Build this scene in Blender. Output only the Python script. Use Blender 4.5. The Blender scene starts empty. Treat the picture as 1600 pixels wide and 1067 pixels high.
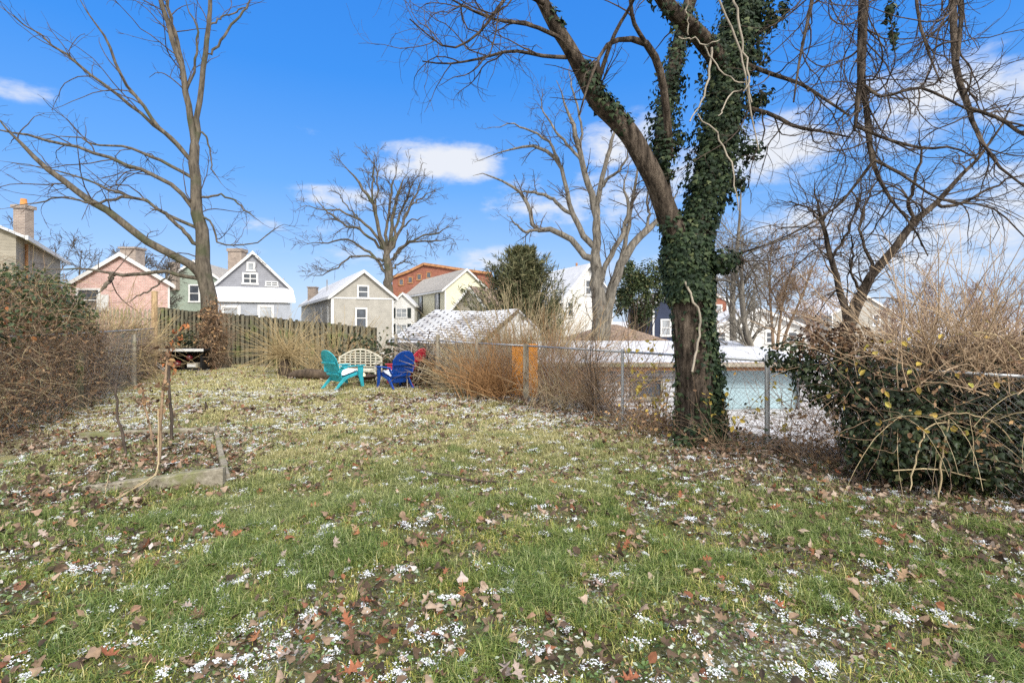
import bpy, math
import numpy as np
from mathutils import Vector, Matrix
R_ = math.radians
rng = np.random.default_rng(11)
SC = bpy.context.scene
COL = SC.collection
CAMZ, FPX, CX, HY = 1.68, 800.0, 800.0, 502.0

def P(px, py, d):
    """world point seen at photo pixel (px,py) at d metres in front of the camera"""
    return np.array([(px - CX) * d / FPX, d, CAMZ + (HY - py) * d / FPX])

def X(px, d): return (px - CX) * d / FPX
def Z(py, d): return CAMZ + (HY - py) * d / FPX

def sstep(a, b, x):
    t = np.clip((x - a) / (b - a), 0, 1)
    return t * t * (3 - 2 * t)

# fence line along the right side of the yard
FA, FB = np.array([0.29, 10.67]), np.array([3.3, 6.62])
FD = (FB - FA) / np.linalg.norm(FB - FA)
FN = np.array([-FD[1], FD[0]])           # points to the neighbour's side

def fence_s(x, y):
    return (x - FA[0]) * FN[0] + (y - FA[1]) * FN[1]

BED = [(-4.25, 4.98), (-2.92, 5.2), (-4.4, 7.6), (-6.1, 7.25)]
def bed_in(x, y):
    dm = np.full(np.shape(x), 9.)
    for (x0, y0), (x1, y1) in zip(BED, BED[1:]+BED[:1]):
        l = math.hypot(x1-x0, y1-y0); dm = np.minimum(dm, -((x-x0)*(y1-y0)-(y-y0)*(x1-x0))/l)
    return dm

def gz(x, y):
    x = np.asarray(x, float); y = np.asarray(y, float)
    b = .02*np.sin(1.7*x+.6*y)+.018*np.sin(2.9*y-1.3*x+1)+.012*np.sin(6.1*x+2)*np.sin(5.3*y)+.008*np.sin(11*x+3*y)*np.sin(9.7*y-2*x)
    b = b * sstep(60, 20, np.abs(y)) * sstep(60, 20, np.abs(x))
    s = fence_s(x, y)
    drop = sstep(0.35, 4.2, s) * .68 * sstep(-6., -1., x)
    back = sstep(24, 34, y) * 0.9
    return b - np.maximum(drop, back) + .1*sstep(-.02, .3, bed_in(x, y))*sstep(-6., -3.2, x)

# ------------------------------------------------------------------ materials
MATS = {}
def lin(r, g, b):
    f = lambda c: (c/255/12.92) if c/255 <= .04045 else ((c/255+.055)/1.055)**2.4
    return (f(r), f(g), f(b), 1)

def new_mat(name):
    m = bpy.data.materials.new(name); m.use_nodes = True
    nt = m.node_tree; nt.nodes.clear()
    out = nt.nodes.new('ShaderNodeOutputMaterial'); bs = nt.nodes.new('ShaderNodeBsdfPrincipled')
    nt.links.new(bs.outputs[0], out.inputs[0])
    bs.inputs['Roughness'].default_value = .8
    bs.inputs['Specular IOR Level'].default_value = .25
    MATS[name] = m
    return m, nt, bs

def N(nt, typ, **kw):
    n = nt.nodes.new(typ)
    for k, v in kw.items():
        if k.startswith('i_'):
            key = k[2:]
            n.inputs[int(key) if key.isdigit() else key.replace('_', ' ')].default_value = v
        else: setattr(n, k, v)
    return n

def L(nt, a, b): nt.links.new(a, b)

def ramp(nt, stops, fac, interp='LINEAR'):
    n = nt.nodes.new('ShaderNodeValToRGB'); n.color_ramp.interpolation = interp
    el = n.color_ramp.elements
    while len(el) < len(stops): el.new(.5)
    for e, (p, c) in zip(el, stops):
        e.position = p; e.color = (c[0], c[1], c[2], 1)
    if fac is not None: L(nt, fac, n.inputs[0])
    return n.outputs[0]

def noise(nt, vec, scale, detail=4, rough=.6):
    n = N(nt, 'ShaderNodeTexNoise'); n.inputs['Scale'].default_value = scale
    n.inputs['Detail'].default_value = detail; n.inputs['Roughness'].default_value = rough
    if vec is not None: L(nt, vec, n.inputs['Vector'])
    return n.outputs[0]

def mix(nt, fac, a, b, mode='MIX'):
    n = nt.nodes.new('ShaderNodeMix'); n.data_type = 'RGBA'; n.blend_type = mode
    for sock, v in ((n.inputs[0], fac), (n.inputs[6], a), (n.inputs[7], b)):
        if hasattr(v, 'is_linked') or hasattr(v, 'links'): L(nt, v, sock)
        elif isinstance(v, (int, float)): sock.default_value = v
        else: sock.default_value = (v[0], v[1], v[2], 1)
    return n.outputs[2]

def math_(nt, op, a, b=None, c=None):
    n = nt.nodes.new('ShaderNodeMath'); n.operation = op
    for i, v in enumerate((a, b, c)):
        if v is None: continue
        if isinstance(v, (int, float)): n.inputs[i].default_value = v
        else: L(nt, v, n.inputs[i])
    return n.outputs[0]

def mrange(nt, v, a, b, c=0, d=1):
    n = nt.nodes.new('ShaderNodeMapRange'); n.interpolation_type = 'SMOOTHSTEP'
    L(nt, v, n.inputs[0])
    for i, q in enumerate((a, b, c, d)): n.inputs[i+1].default_value = q
    return n.outputs[0]

def bump(nt, bs, h, strength=.5, dist=.02):
    n = nt.nodes.new('ShaderNodeBump'); n.inputs['Strength'].default_value = strength
    n.inputs['Distance'].default_value = dist
    L(nt, h, n.inputs['Height']); L(nt, n.outputs[0], bs.inputs['Normal'])

def coord(nt, out='Object', scale=None):
    t = nt.nodes.new('ShaderNodeTexCoord').outputs[out]
    if scale is None: return t
    m = nt.nodes.new('ShaderNodeMapping'); m.inputs['Scale'].default_value = scale
    L(nt, t, m.inputs[0]); return m.outputs[0]

def plain(name, c, rough=.7, spec=.25, var=.25, scale=6, metal=0):
    m, nt, bs = new_mat(name)
    v = coord(nt)
    f = noise(nt, v, scale, 5)
    lo = [q*(1-var) for q in c[:3]]; hi = [min(1, q*(1+var)) for q in c[:3]]
    L(nt, ramp(nt, [(.3, lo), (.7, hi)], f), bs.inputs['Base Color'])
    bs.inputs['Roughness'].default_value = rough; bs.inputs['Specular IOR Level'].default_value = spec
    bs.inputs['Metallic'].default_value = metal
    bump(nt, bs, f, .15, .01)
    return m

def bark(name, dark, light, scale=9, moss=None, st=.9, snow=0):
    m, nt, bs = new_mat(name)
    v = coord(nt, 'Object', (1, 1, .22))
    f = noise(nt, v, scale, 8, .7)
    g = noise(nt, coord(nt), 1.3, 3)
    c = ramp(nt, [(.36, dark), (.5, [(a+b)/2 for a, b in zip(dark, light)]), (.64, light)], f)
    if moss: c = mix(nt, mrange(nt, g, .5, .68, 0, .8), c, moss)
    L(nt, c, bs.inputs['Base Color']); bs.inputs['Roughness'].default_value = .9
    bump(nt, bs, f, st, .03)
    return m

def leafmat(name, stops, rough=.6, spec=.3, trans=.15):
    m, nt, bs = new_mat(name)
    g = nt.nodes.new('ShaderNodeNewGeometry')
    c = ramp(nt, stops, g.outputs['Random Per Island'])
    f = noise(nt, coord(nt), 40, 2)
    c = mix(nt, .5, c, ramp(nt, [(.3, (.55, .55, .55)), (.7, (1.3, 1.3, 1.3))], f), 'MULTIPLY')
    L(nt, c, bs.inputs['Base Color']); bs.inputs['Roughness'].default_value = rough
    bs.inputs['Specular IOR Level'].default_value = spec
    if trans:
        tr = nt.nodes.new('ShaderNodeBsdfTranslucent'); L(nt, c, tr.inputs[0])
        ms = nt.nodes.new('ShaderNodeMixShader'); ms.inputs[0].default_value = trans
        out = [n for n in nt.nodes if n.type == 'OUTPUT_MATERIAL'][0]
        L(nt, bs.outputs[0], ms.inputs[1]); L(nt, tr.outputs[0], ms.inputs[2]); L(nt, ms.outputs[0], out.inputs[0])
    return m

def siding(name, c, board=.14, dirt=.25):
    m, nt, bs = new_mat(name)
    uv = coord(nt, 'UV')
    s = nt.nodes.new('ShaderNodeSeparateXYZ'); L(nt, uv, s.inputs[0])
    fr = math_(nt, 'FRACT', math_(nt, 'DIVIDE', s.outputs[1], board))
    line = mrange(nt, fr, 0, .16)
    f = noise(nt, uv, 1.6, 5)
    base = ramp(nt, [(.3, [q*(1-dirt) for q in c[:3]]), (.7, c)], f)
    col = mix(nt, line, [q*.5 for q in c[:3]], base)  # thin dark line paints the lap shadow at each board edge
    L(nt, col, bs.inputs['Base Color']); bs.inputs['Roughness'].default_value = .65
    bump(nt, bs, fr, .6, .02)
    return m

def brickmat(name, c1, c2, mortar, bw=.21, bh=.075, msize=.012, snow=0, offset=.5):
    m, nt, bs = new_mat(name)
    uv = coord(nt, 'UV')
    b = nt.nodes.new('ShaderNodeTexBrick'); L(nt, uv, b.inputs['Vector'])
    b.offset = offset
    for k, v in (('Color1', c1), ('Color2', c2), ('Mortar', mortar)): b.inputs[k].default_value = (*v[:3], 1)
    b.inputs['Scale'].default_value = 1; b.inputs['Brick Width'].default_value = bw
    b.inputs['Row Height'].default_value = bh; b.inputs['Mortar Size'].default_value = msize
    f = noise(nt, uv, 2.2, 6)
    c = mix(nt, .6, b.outputs[0], ramp(nt, [(.3, (.6, .6, .6)), (.7, (1.15, 1.15, 1.15))], f), 'MULTIPLY')
    if snow:
        f2 = noise(nt, uv, 1.3, 3, .55)
        sm = mrange(nt, math_(nt, 'ADD', f2, math_(nt, 'MULTIPLY', b.outputs[1], -.12)), 1-snow-.14, 1-snow+.1)
        c = mix(nt, math_(nt, 'MULTIPLY', sm, math_(nt, 'SUBTRACT', 1.0, math_(nt, 'MULTIPLY', b.outputs[1], .8))), c, (.48, .49, .52))
    L(nt, c, bs.inputs['Base Color']); bs.inputs['Roughness'].default_value = .85
    bump(nt, bs, math_(nt, 'SUBTRACT', 1.0, b.outputs[1]), .5, .01)
    return m

def glassy(name, c):
    m, nt, bs = new_mat(name)
    f = noise(nt, coord(nt), 1.5, 3)
    L(nt, ramp(nt, [(.35, [q*.5 for q in c[:3]]), (.65, c)], f), bs.inputs['Base Color'])
    bs.inputs['Roughness'].default_value = .12; bs.inputs['Specular IOR Level'].default_value = .6
    return m

# ------------------------------------------------------------------ objects
ORG = {}
def tag(o, label=None, cat=None, group=None, kind=None):
    if label: o['label'] = label
    if cat: o['category'] = cat
    if group: o['group'] = group
    if kind: o['kind'] = kind
    return o

def thing(name, label, cat, loc=(0, 0, 0), group=None, rz=0):
    o = bpy.data.objects.new(name, None); COL.objects.link(o)
    o.empty_display_size = .1; o.location = loc; o.rotation_euler = (0, 0, rz)
    ORG[o.name] = np.array(loc, float) if rz == 0 else np.zeros(3)
    return tag(o, label, cat, group)

def link_mesh(name, me, mat, parent=None):
    o = bpy.data.objects.new(name, me); COL.objects.link(o)
    if mat is not None: me.materials.append(MATS[mat] if isinstance(mat, str) else mat)
    if parent is not None:
        o.parent = parent; ORG[o.name] = ORG[parent.name]
    else: ORG[o.name] = np.zeros(3)
    return o

def np_mesh(name, V, faces, mat, parent=None, smooth=True, uv=False):
    """faces: list of integer arrays (m,3)/(m,4)/(m,n)"""
    V = np.asarray(V, np.float64)
    if parent is not None: V = V - ORG[parent.name]
    faces = [np.asarray(f, np.int64) for f in faces if len(f)]
    me = bpy.data.meshes.new(name)
    nl = sum(f.size for f in faces); nf = sum(len(f) for f in faces)
    me.vertices.add(len(V)); me.vertices.foreach_set('co', V.astype(np.float32).ravel())
    me.loops.add(nl); me.polygons.add(nf)
    li = np.concatenate([f.ravel() for f in faces]).astype(np.int32)
    tot = np.concatenate([np.full(len(f), f.shape[1]) for f in faces]).astype(np.int32)
    st = np.concatenate([[0], np.cumsum(tot)[:-1]]).astype(np.int32)
    me.loops.foreach_set('vertex_index', li)
    me.polygons.foreach_set('loop_start', st); me.polygons.foreach_set('loop_total', tot)
    me.polygons.foreach_set('use_smooth', np.full(nf, bool(smooth)))
    me.update(calc_edges=True)
    if uv:
        ul = me.uv_layers.new(name='UVMap')
        nrm = np.empty(nf*3, np.float32); me.polygons.foreach_get('normal', nrm); nrm = nrm.reshape(-1, 3)
        up = np.tile([0., 0, 1], (nf, 1)); flat = np.abs(nrm[:, 2]) > .97
        up[flat] = [0, 1, 0]
        u = np.cross(up, nrm); u /= np.maximum(np.linalg.norm(u, axis=1, keepdims=True), 1e-6)
        v = np.cross(nrm, u)
        fi = np.repeat(np.arange(nf), tot)
        co = V[li]
        uvs = np.stack([(co*u[fi]).sum(1), (co*v[fi]).sum(1)], 1)
        ul.data.foreach_set('uv', uvs.astype(np.float32).ravel())
    return link_mesh(name, me, mat, parent)

class MB:
    def __init__(self): self.v = []; self.f = []
    def poly(self, pts):
        i = len(self.v); self.v += [tuple(map(float, p)) for p in pts]; self.f.append(tuple(range(i, i+len(pts))))
        return self
    def prism(self, pts, ext):
        """polygon pts extruded by vector ext (closed solid)"""
        pts = [np.array(p, float) for p in pts]; ext = np.array(ext, float)
        n = np.zeros(3)
        for a, b in zip(pts, pts[1:]+pts[:1]): n += np.cross(a, b)
        if n.dot(ext) > 0: pts = pts[::-1]
        i = len(self.v); k = len(pts)
        self.v += [tuple(p) for p in pts] + [tuple(p+ext) for p in pts]
        self.f.append(tuple(range(i, i+k))); self.f.append(tuple(range(i+2*k-1, i+k-1, -1)))
        for j in range(k):
            a, b = i+j, i+(j+1) % k
            self.f.append((b, a, a+k, b+k))
        return self
    def box(self, c, s, rz=0, rx=0, ry=0):
        c = np.array(c, float); h = np.array(s, float)/2
        M = np.array((Matrix.Rotation(rz, 3, 'Z') @ Matrix.Rotation(ry, 3, 'Y') @ Matrix.Rotation(rx, 3, 'X')))
        pts = [M @ (h*np.array(q)) + c for q in ((-1, -1, -1), (1, -1, -1), (1, 1, -1), (-1, 1, -1))]
        return self.prism(pts, M @ np.array([0, 0, 2*h[2]]))
    def beam(self, a, b, w, h, up=(0, 0, 1)):
        a = np.array(a, float); b = np.array(b, float); d = b-a; d /= np.linalg.norm(d)
        s = np.cross(d, up); s /= np.linalg.norm(s); u = np.cross(s, d)
        pts = [a+s*w/2+u*h/2, a-s*w/2+u*h/2, a-s*w/2-u*h/2, a+s*w/2-u*h/2]
        return self.prism(pts, b-a)
    def cyl(self, a, b, r0, r1=None, n=10):
        r1 = r0 if r1 is None else r1
        a = np.array(a, float); b = np.array(b, float); d = b-a; d /= np.linalg.norm(d)
        ref = np.array([1., 0, 0]) if abs(d[2]) > .8 else np.array([0., 0, 1])
        s = np.cross(d, ref); s /= np.linalg.norm(s); u = np.cross(s, d)
        i = len(self.v)
        for q, r in ((a, r0), (b, r1)):
            for j in range(n):
                t = 2*math.pi*j/n; self.v.append(tuple(q+r*(math.cos(t)*s+math.sin(t)*u)))
        for j in range(n):
            k = (j+1) % n; self.f.append((i+k, i+j, i+n+j, i+n+k))
        self.f.append(tuple(range(i, i+n))); self.f.append(tuple(range(i+2*n-1, i+n-1, -1)))
        return self
    def build(self, name, mat, parent=None, smooth=False, bevel=0):
        me = bpy.data.meshes.new(name)
        V = np.array(self.v)
        fs = {}
        for f in self.f: fs.setdefault(len(f), []).append(f)
        o = np_mesh(name, V, [np.array(a) for a in fs.values()], mat, parent, smooth, uv=True)
        if bevel:
            b = o.modifiers.new('bevel', 'BEVEL'); b.width = bevel; b.segments = 2; b.limit_method = 'ANGLE'
        return o

def copy_tree(o, parent=None):
    c = o.copy(); COL.objects.link(c); c.parent = parent
    ORG[c.name] = ORG.get(o.name, np.zeros(3))
    for ch in [q for q in bpy.data.objects if q.parent == o]: copy_tree(ch, c)
    return c

# ------------------------------------------------------------------ tubes and growth
def tubes(Pt, Rd, s=3, cap=False):
    n, k, _ = Pt.shape
    T = np.gradient(Pt, axis=1); T /= np.maximum(np.linalg.norm(T, axis=2, keepdims=True), 1e-9)
    D = Pt[:, -1]-Pt[:, 0]; D /= np.maximum(np.linalg.norm(D, axis=1, keepdims=True), 1e-9)
    ref = np.where(np.abs(D[:, 2:3]) > .75, np.array([[1., .13, 0]]), np.array([[.1, 0, 1.]]))
    U = np.cross(T, ref[:, None, :]); U /= np.maximum(np.linalg.norm(U, axis=2, keepdims=True), 1e-9)
    W = np.cross(T, U)
    a = np.arange(s)*2*np.pi/s
    Rs = Rd[:, :, None, None] if Rd.ndim == 2 else Rd[..., None]
    ring = Pt[:, :, None, :] + Rs*(np.cos(a)[None, None, :, None]*U[:, :, None, :]+np.sin(a)[None, None, :, None]*W[:, :, None, :])
    V = ring.reshape(-1, 3)
    b = (np.arange(n)*k*s)[:, None, None]+(np.arange(k-1)*s)[None, :, None]
    j = np.arange(s)[None, None, :]; j2 = (np.arange(s)+1)[None, None, :] % s
    F = np.stack([b+j, b+j2, b+s+j2, b+s+j], -1).reshape(-1, 4)
    return V, F

def tube_obj(name, sets, mat, parent=None):
    """sets: list of (P,R,sides)"""
    Vs, Fs, o = [], [], 0
    for Pt, Rd, s in sets:
        if len(Pt) == 0: continue
        V, F = tubes(Pt, Rd, s); Vs.append(V); Fs.append(F+o); o += len(V)
    return np_mesh(name, np.concatenate(Vs), [np.concatenate(Fs)], mat, parent)

def rough_limb(name, q, mat, parent, s=40, k=70, amp=.07, flare=0):
    """a limb with furrowed, slightly lumpy bark in the mesh itself"""
    w = smooth_path(np.column_stack(q), k); Pt, Rd = w[:, :3], np.maximum(w[:, 3], 1e-3)
    th = np.arange(s)*2*np.pi/s; u = np.linspace(0, 1, k)[:, None]; L_ = np.linalg.norm(np.diff(Pt, axis=0), axis=1).sum()
    wob = .5*np.sin(9*L_*u*.3+1)
    rid = np.abs(np.sin(5.5*th[None]+wob+.8*np.sin(2.1*L_*u)))*.6+np.abs(np.sin(9*th[None]-wob*1.4+1.1*np.sin(3.3*L_*u+2)))*.4
    lump = .06*np.sin(2*th[None]+2.2*L_*u)+.05*np.sin(3*th[None]-3.1*L_*u+1)
    Rr = Rd[:, None]*(1+lump+amp*(rid-.6)+rng.normal(0, .008, (k, s)))
    if flare: Rr *= 1+flare*np.clip(1-u*9, 0, 1)**2*(1+.5*np.sin(4*th[None]+1))
    V, F = tubes(Pt[None], Rr[None], s); return np_mesh(name, V, [F], mat, parent)

def trace_tree(limbs, D, ends, k=16, wf=1.0):
    """trace limbs; each one after the first starts on the nearest limb already built"""
    out = []
    for i, q in enumerate(limbs):
        d0 = D; snap = None
        if out:
            A = np.concatenate([p for p, r in out]); pr = np.column_stack([A[:, 0]*FPX/A[:, 1]+CX, HY-(A[:, 2]-CAMZ)*FPX/A[:, 1]])
            j = np.argmin(((pr-np.array(q[0][:2]))**2).sum(1)); d0 = A[j, 1]; snap = A[j]
        p, r = trace(q, d0, d0+ends[i], k, .0014*D, rng, wf)
        if i: r = r*np.where(np.linspace(0, 1, k) > .7, 1-.65*(np.linspace(0, 1, k)-.7)/.3, 1)
        if snap is not None and np.linalg.norm(snap-p[0]) < 60*D/FPX: p[0] = snap
        out.append((p, r))
    return out

def smooth_path(pts, k):
    """catmull-rom resample of (m,c) points to k samples"""
    pts = np.asarray(pts, float); m = len(pts)
    ext = np.vstack([2*pts[0]-pts[1], pts, 2*pts[-1]-pts[-2]])
    seg = np.linalg.norm(np.diff(pts[:, :3], axis=0), axis=1); cum = np.concatenate([[0], np.cumsum(seg)]); cum /= cum[-1]
    t = np.linspace(0, 1, k); i = np.clip(np.searchsorted(cum, t, 'right')-1, 0, m-2)
    u = ((t-cum[i])/np.maximum(cum[i+1]-cum[i], 1e-9))[:, None]
    p0, p1, p2, p3 = ext[i], ext[i+1], ext[i+2], ext[i+3]
    return .5*((2*p1)+(-p0+p2)*u+(2*p0-5*p1+4*p2-p3)*u**2+(-p0+3*p1-3*p2+p3)*u**3)

def trace(pix, d0, d1, k=16, wob=0.0, g=rng, wf=1.0):
    """pix: list of (px,py,width_px) traced; depth runs d0->d1 along the limb"""
    n = len(pix); out = []
    for i, (x, y, w) in enumerate(pix):
        d = d0+(d1-d0)*i/(n-1)
        p = P(x, y, d); out.append([*p, wf*w*.5*d/FPX])
    q = smooth_path(out, k)
    if wob:
        w = g.normal(0, wob, (k, 3)); w[0] = 0; q[:, :3] += w
    return q[:, :3], np.maximum(q[:, 3], 1e-4)

def norm(a): return a/np.maximum(np.linalg.norm(a, axis=-1, keepdims=True), 1e-9)

def grow(Pt, Rd, dens, length, ang, trop=0., k=6, t0=.25, rfac=.55, rmax=1, rmin=.002, curl=.25, jit=.12, taper=.35, g=rng, maxn=None, lenfall=.6):
    n, kk, _ = Pt.shape
    Ls = np.linalg.norm(np.diff(Pt, axis=1), axis=2).sum(1)
    cnt = g.poisson(dens*Ls*(1-t0)); idx = np.repeat(np.arange(n), cnt)
    if maxn and len(idx) > maxn: idx = g.choice(idx, maxn, False)
    m = len(idx)
    t = g.uniform(t0, .99, m); f = t*(kk-1); lo = np.minimum(f.astype(int), kk-2); u = (f-lo)[:, None]
    pos = Pt[idx, lo]*(1-u)+Pt[idx, lo+1]*u
    T = norm(Pt[idx, lo+1]-Pt[idx, lo]); rp = Rd[idx, lo]*(1-u[:, 0])+Rd[idx, lo+1]*u[:, 0]
    pv = norm(np.cross(T, g.normal(size=(m, 3))))
    a = np.radians(g.normal(ang, ang*.25, m))[:, None]
    d = norm(np.cos(a)*T+np.sin(a)*pv+np.array([0, 0, trop]))
    ln = length*g.uniform(.45, 1.3, m)*(1-lenfall*t)
    r0 = np.clip(rp*rfac*g.uniform(.7, 1.1, m), rmin, rmax)
    Q = np.empty((m, k, 3)); Q[:, 0] = pos
    cv = g.normal(0, curl, (m, 3))
    step = (ln/(k-1))[:, None]
    for i in range(1, k):
        d = norm(d+cv/(k-1)*1.5+g.normal(0, jit, (m, 3))+np.array([0, 0, trop*.5/(k-1)]))
        Q[:, i] = Q[:, i-1]+d*step
    Rr = r0[:, None]*np.linspace(1, taper, k)[None]
    return Q, np.maximum(Rr, rmin*.7)

def sprays(n, base, blen, dirz=(.3, 1.), length=(1, 2), droop=.6, k=8, r=.005, g=rng, jit=.05, az=(0, 2*math.pi)):
    """arching stems from base points (n,3)"""
    a = g.uniform(az[0], az[1], n); z = g.uniform(dirz[0], dirz[1], n); h = np.sqrt(np.maximum(0, 1-z*z))
    d = np.stack([np.cos(a)*h, np.sin(a)*h, z], 1)
    ln = g.uniform(length[0], length[1], n)
    Q = np.empty((n, k, 3)); Q[:, 0] = base
    step = (ln/(k-1))[:, None]; dr = droop*g.uniform(.4, 1.4, n)
    for i in range(1, k):
        d = norm(d+g.normal(0, jit, (n, 3))+np.stack([0*dr, 0*dr, -dr/(k-1)*1.6], 1))
        Q[:, i] = Q[:, i-1]+d*step
    Rr = (r*g.uniform(.6, 1.3, n))[:, None]*np.linspace(1, .35, k)[None]
    return Q, Rr

# ------------------------------------------------------------------ scattered leaves
def leaf_t(kind):
    if kind == 'ivy':
        V = [(0, 0, 0), (.42, .02, -.05), (.5, .3, -.08), (.22, .52, -.02), (0, 1, -.12), (-.22, .52, -.02), (-.5, .3, -.08), (-.42, .02, -.05), (0, .45, .05)]
        F3 = [(0, 1, 8), (1, 2, 8), (2, 3, 8), (3, 4, 8), (4, 5, 8), (5, 6, 8), (6, 7, 8), (7, 0, 8)]
        return np.array(V), [np.array(F3)]
    if kind == 'oval':
        V = [(0, 0, 0), (.26, .35, .04), (.2, .7, .02), (0, 1, -.08), (-.2, .7, .02), (-.26, .35, .04)]
        return np.array(V), [np.array([(0, 1, 2, 3), (0, 3, 4, 5)])]
    if kind == 'curl':
        V = [(0, 0, 0), (.34, .3, .16), (.3, .7, .2), (.05, 1, .05), (-.25, .72, .12), (-.36, .3, .22), (0, .5, -.04)]
        return np.array(V), [np.array([(0, 1, 6), (1, 2, 6), (2, 3, 6), (3, 4, 6), (4, 5, 6), (5, 0, 6)])]
    if kind == 'torn':
        V = [(0, 0, .03), (.2, .12, .1), (.12, .3, .02), (.38, .42, .2), (.16, .55, .05), (.26, .85, .16), (.02, .78, .02), (-.2, .96, .12), (-.14, .6, .0), (-.42, .5, .18), (-.16, .33, .04), (-.22, .1, .1), (0, .45, -.05)]
        return np.array(V), [np.array([(i, (i+1) % 12, 12) for i in range(12)])]
    if kind == 'tri':
        V = [(0, 0, 0), (.22, .5, .04), (0, 1, -.06), (-.22, .45, .03)]
        return np.array(V), [np.array([(0, 1, 2, 3)])]

def frames(nrm, tip):
    z = norm(nrm); y = norm(tip-(tip*z).sum(1, keepdims=True)*z); x = np.cross(y, z)
    return np.stack([x, y, z], 2)      # columns

def scatter(temps, pos, M, sc):
    n = len(pos); Vs, Fs, o = [], {}, 0
    pick = rng.integers(0, len(temps), n)
    for ti, (tv, tf) in enumerate(temps):
        w = np.where(pick == ti)[0]
        if not len(w): continue
        s = sc[w]; s = s[:, None] if s.ndim == 1 else s
        q = np.einsum('nij,nmj->nmi', M[w], tv[None]*s[:, None, :])+pos[w][:, None, :]
        m = len(tv); off = (o+np.arange(len(w))*m)[:, None, None]
        for f in tf: Fs.setdefault(f.shape[1], []).append((f[None]+off).reshape(-1, f.shape[1]))
        Vs.append(q.reshape(-1, 3)); o += len(w)*m
    return np.concatenate(Vs), [np.concatenate(a) for a in Fs.values()]

def leaves(name, kinds, pos, nrm, tip, sc, mat, parent=None):
    V, F = scatter([leaf_t(k) for k in kinds], pos, frames(nrm, tip), sc)
    return np_mesh(name, V, F, mat, parent, smooth=False)

def on_path(Pt, Rd, n, t0, t1, off=(0, .06), g=rng, az=None):
    k = len(Pt); t = g.uniform(t0, t1, n); f = t*(k-1); lo = np.minimum(f.astype(int), k-2); u = (f-lo)[:, None]
    c = Pt[lo]*(1-u)+Pt[lo+1]*u; r = Rd[lo]*(1-u[:, 0])+Rd[lo+1]*u[:, 0]
    T = norm(Pt[lo+1]-Pt[lo]); ref = np.tile([1., .05, .02], (n, 1))
    A = norm(ref-(ref*T).sum(1, keepdims=True)*T); B = np.cross(T, A)
    th = g.uniform(0, 2*np.pi, n) if az is None else g.normal(az[0], az[1], n)
    rad = np.cos(th)[:, None]*A+np.sin(th)[:, None]*B
    return c+rad*(r+g.uniform(*off, n)**1)[:, None], rad

VT = np.random.default_rng(5).uniform(0, 1, (128, 128))
def vnoise(x, y, f, ph=0):
    x = x*f+37.3*ph; y = y*f+11.7*ph; xi = np.floor(x).astype(int); yi = np.floor(y).astype(int); u = x-xi; v = y-yi; u = u*u*(3-2*u); v = v*v*(3-2*v)
    q = lambda i, j: VT[(xi+i) % 128, (yi+j) % 128]
    return (q(0, 0)*(1-u)+q(1, 0)*u)*(1-v)+(q(0, 1)*(1-u)+q(1, 1)*u)*v
def fbmn(x, y, f, ph=0): return .5*vnoise(x, y, f, ph)+.3*vnoise(x, y, f*2.1, ph+1)+.2*vnoise(x, y, f*4.3, ph+2)
def in_ellipsoid(c, r, n, g=rng, shell=.5):
    d = norm(g.normal(size=(n, 3))); q = (shell+(1-shell)*g.uniform(0, 1, n))**.6
    return np.array(c)+d*np.array(r)*q[:, None], d
def rnd_dirs(n, g=rng, z=0): return norm(g.normal(size=(n, 3))+np.array([0, 0, z]))
# ================================================================== materials
m_, nt_, bs_ = new_mat('bark_brown'); v_ = coord(nt_, 'Object', (1, 1, .16)); f_ = noise(nt_, v_, 13, 9, .75); f2_ = noise(nt_, coord(nt_), 60, 4, .7)
c_ = ramp(nt_, [(.38, (.015, .012, .009)), (.47, (.052, .04, .031)), (.56, (.112, .088, .067)), (.68, (.19, .152, .118))], f_)
c_ = mix(nt_, .6, c_, ramp(nt_, [(.3, (.55, .55, .55)), (.7, (1.3, 1.3, 1.3))], f2_), 'MULTIPLY')
L(nt_, c_, bs_.inputs['Base Color']); bs_.inputs['Roughness'].default_value = .95; bs_.inputs['Specular IOR Level'].default_value = .1; bump(nt_, bs_, math_(nt_, 'ADD', f_, math_(nt_, 'MULTIPLY', f2_, .3)), 1.0, .05)
bark('bark_left', (.034, .028, .021), (.135, .113, .085), 9, (.05, .056, .028), .6)
bark('bark_grey', (.05, .044, .036), (.2, .178, .145), 9, None, .6)
bark('bark_far', (.04, .034, .028), (.12, .1, .08), 9, None, .3)
bark('twig_dark', (.03, .023, .018), (.10, .075, .058), 14, None, .3)
bark('twig_brown', (.12, .08, .05), (.32, .225, .145), 14, None, .3)
bark('twig_red', (.12, .075, .055), (.3, .2, .15), 14, None, .3)
bark('twig_orange', (.2, .105, .045), (.42, .24, .11), 14, None, .3)
bark('twig_tan', (.2, .15, .085), (.46, .37, .22), 8, None, .3)
bark('twig_fawn', (.24, .165, .1), (.52, .39, .26), 8, None, .3)
bark('twig_straw', (.2, .145, .072), (.47, .36, .19), 8, None, .3)
bark('twig_pale', (.16, .14, .11), (.38, .33, .26), 8, None, .3)
bark('wood_grey', (.14, .125, .095), (.36, .32, .25), 12, (.16, .17, .07), .5)
bark('wood_tan', (.2, .13, .07), (.46, .33, .19), 14, None, .5)
bark('board_mossy', (.062, .057, .04), (.22, .2, .14), 7, (.13, .155, .045), .6)
bark('board_shaded', (.02, .018, .012), (.07, .062, .04), 7, (.04, .05, .014), .6)  # rear fence boards: shade between the front boards put into the wood colour
bark('log_dark', (.03, .022, .016), (.11, .08, .055), 9, None, .8)
leafmat('ivy_leaf', [(0, (.008, .017, .008)), (.55, (.018, .034, .014)), (.88, (.04, .06, .024)), (1, (.09, .105, .045))], .58, .18, .06)
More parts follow.
